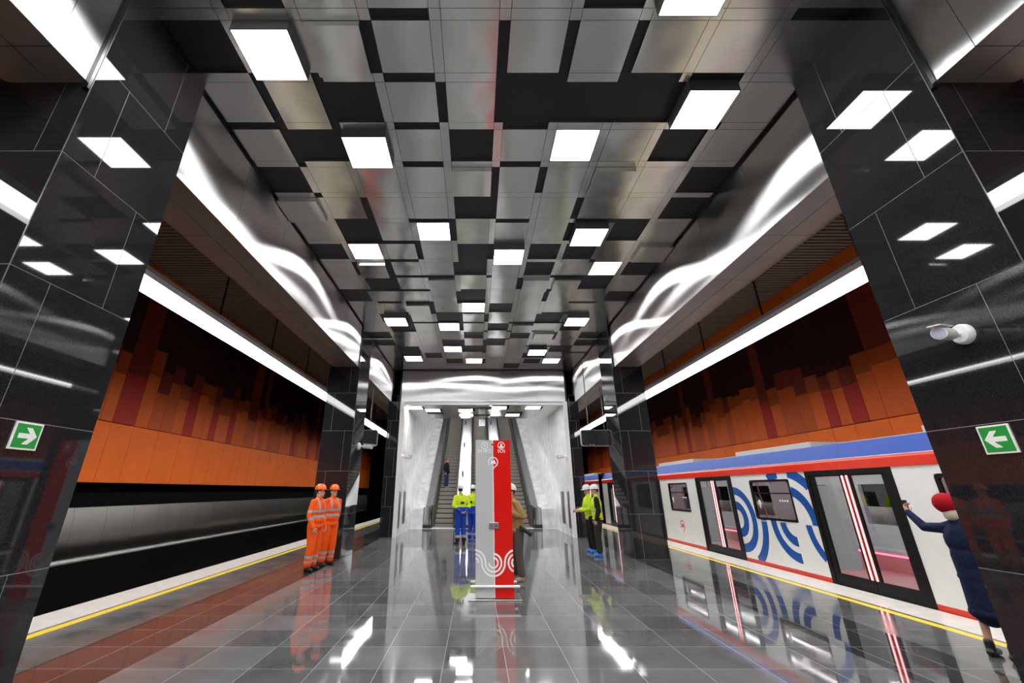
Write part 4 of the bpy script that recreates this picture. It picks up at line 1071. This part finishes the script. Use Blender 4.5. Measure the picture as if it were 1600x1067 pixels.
person((3.66, 15.15, 0), -80, 'person in yellow vest holding both hands forward, half behind the guard in olive trousers', 1.075, head_yaw=10, head_pitch=10, hat='hat_wh', jmats=['hi_ye', 'refl', 'hi_ye'], band_fn=vest,
       trousers='blk_cl', boots='cover', arms={'rw': (-0.16, -0.36, 1.10), 're': (-0.25, -0.06, 1.15), 'lw': (0.16, -0.36, 1.12), 'le': (0.25, -0.06, 1.15)})
person((3.70, 14.35, 0), -100, 'guard in yellow vest over black jacket with olive trousers and blue shoe covers', 1.075, head_yaw=15, hat='hat_wh', jmats=['hi_ye', 'refl', 'blk_cl'], band_fn=vest,
       trousers='olive', boots='cover', tb=1.15, bulk=1.14, feet={'ra': (-0.13, 0.0, 0.09), 'la': (0.12, -0.03, 0.09)})
sy = 29.0
person((XC - 2.2, sy + 0.15, 0), 60, 'person in dark jacket and jeans standing on the left escalator', 0.98, head_yaw=10, jacket='blk_cl', trousers='jeans', boots='boot_tan')
MAN = [o for o in COL.objects if o.get('label', '').startswith('person in dark jacket')][0]
k = int((MAN.location.y - 25.35) / 0.40); ystep = 25.35 + 0.40 * k
MAN.location.y = ystep + 0.22; MAN.location.z = esc_z(ystep + 0.40) + 0.012
W, WH = person((6.10, 6.02, 0), 100, 'person in navy coat and red beret holding up a phone beside the train', 0.945, head_yaw=0, hat='beret', hair='hair_bl', jacket='navy', skirt=True, trousers='navy', long_hair=True,
       arms={'le': (0.43, -0.03, 1.42), 'lw': (0.63, -0.10, 1.60), 're': (-0.24, -0.06, 1.17), 'rw': (-0.20, -0.22, 1.05)}, curl=(0.6, 1.1), hand_dir=(None, (0.35, -0.25, 1.0)), jlen=0.80)
# phone in the raised hand, its own thing
def world(P, p): return P.matrix_basis @ Vector(p)
p = world(W, (0.665, -0.135, 1.695))
ph = empty('phone', p, R(100), 'dark phone held up in the raised hand of the person in the red beret', 'phone')
build(MB().box(-0.036, 0.036, -0.005, 0.004, -0.07, 0.07), 'phone_body', 'rubber', ph, bevel=0.003)
build(MB().box(-0.033, 0.033, 0.0041, 0.0050, -0.064, 0.064), 'screen', 'screen', ph)
# shoulder patch is on the coat itself; a small black bag clasp hangs at the waist
# photographer's camera with long lens and the belt pouch
p = world(PH, (0.02, -0.30, 1.30))
cm = empty('photo_camera', p, R(-62), 'black camera held at the chest by the photographer in tan', 'camera')
build(MB().box(-0.075, 0.075, -0.035, 0.035, -0.05, 0.05), 'camera_body', 'rubber', cm, bevel=0.008)
build(MB().cyl((0, -0.036, 0), (0, -0.15, 0), 0.038, 20), 'lens', 'rubber', cm, smooth=True)
build(MB().prism([(-0.03, 0.05), (0.03, 0.05), (0.02, 0.078), (-0.02, 0.078)], lambda u, v: (u, -0.03, v), lambda u, v: (u, 0.02, v)), 'viewfinder', 'rubber', cm)
p = Vector((0.99, 10.47, 1.03))
cm = empty('photo_camera', p, 0, 'second black camera with a long lens hanging at the photographer\'s hip', 'camera')
build(MB().obox((0, 0, 0), (0.03, 0, 0), (0, 0.07, 0), (0, 0, 0.05)), 'camera_body', 'rubber', cm, bevel=0.008)
build(MB().cap((0.02, 0, 0.0), (0.24, -0.03, -0.13), 0.042, 0.050, 18, flat=True), 'lens', 'rubber', cm, smooth=True)
build(MB().tube([(-0.05, 0.02, 0.05), (-0.07, 0.0, 0.22), (-0.10, 0.12, 0.46)], 0.010, 6), 'strap', 'rubber', cm)
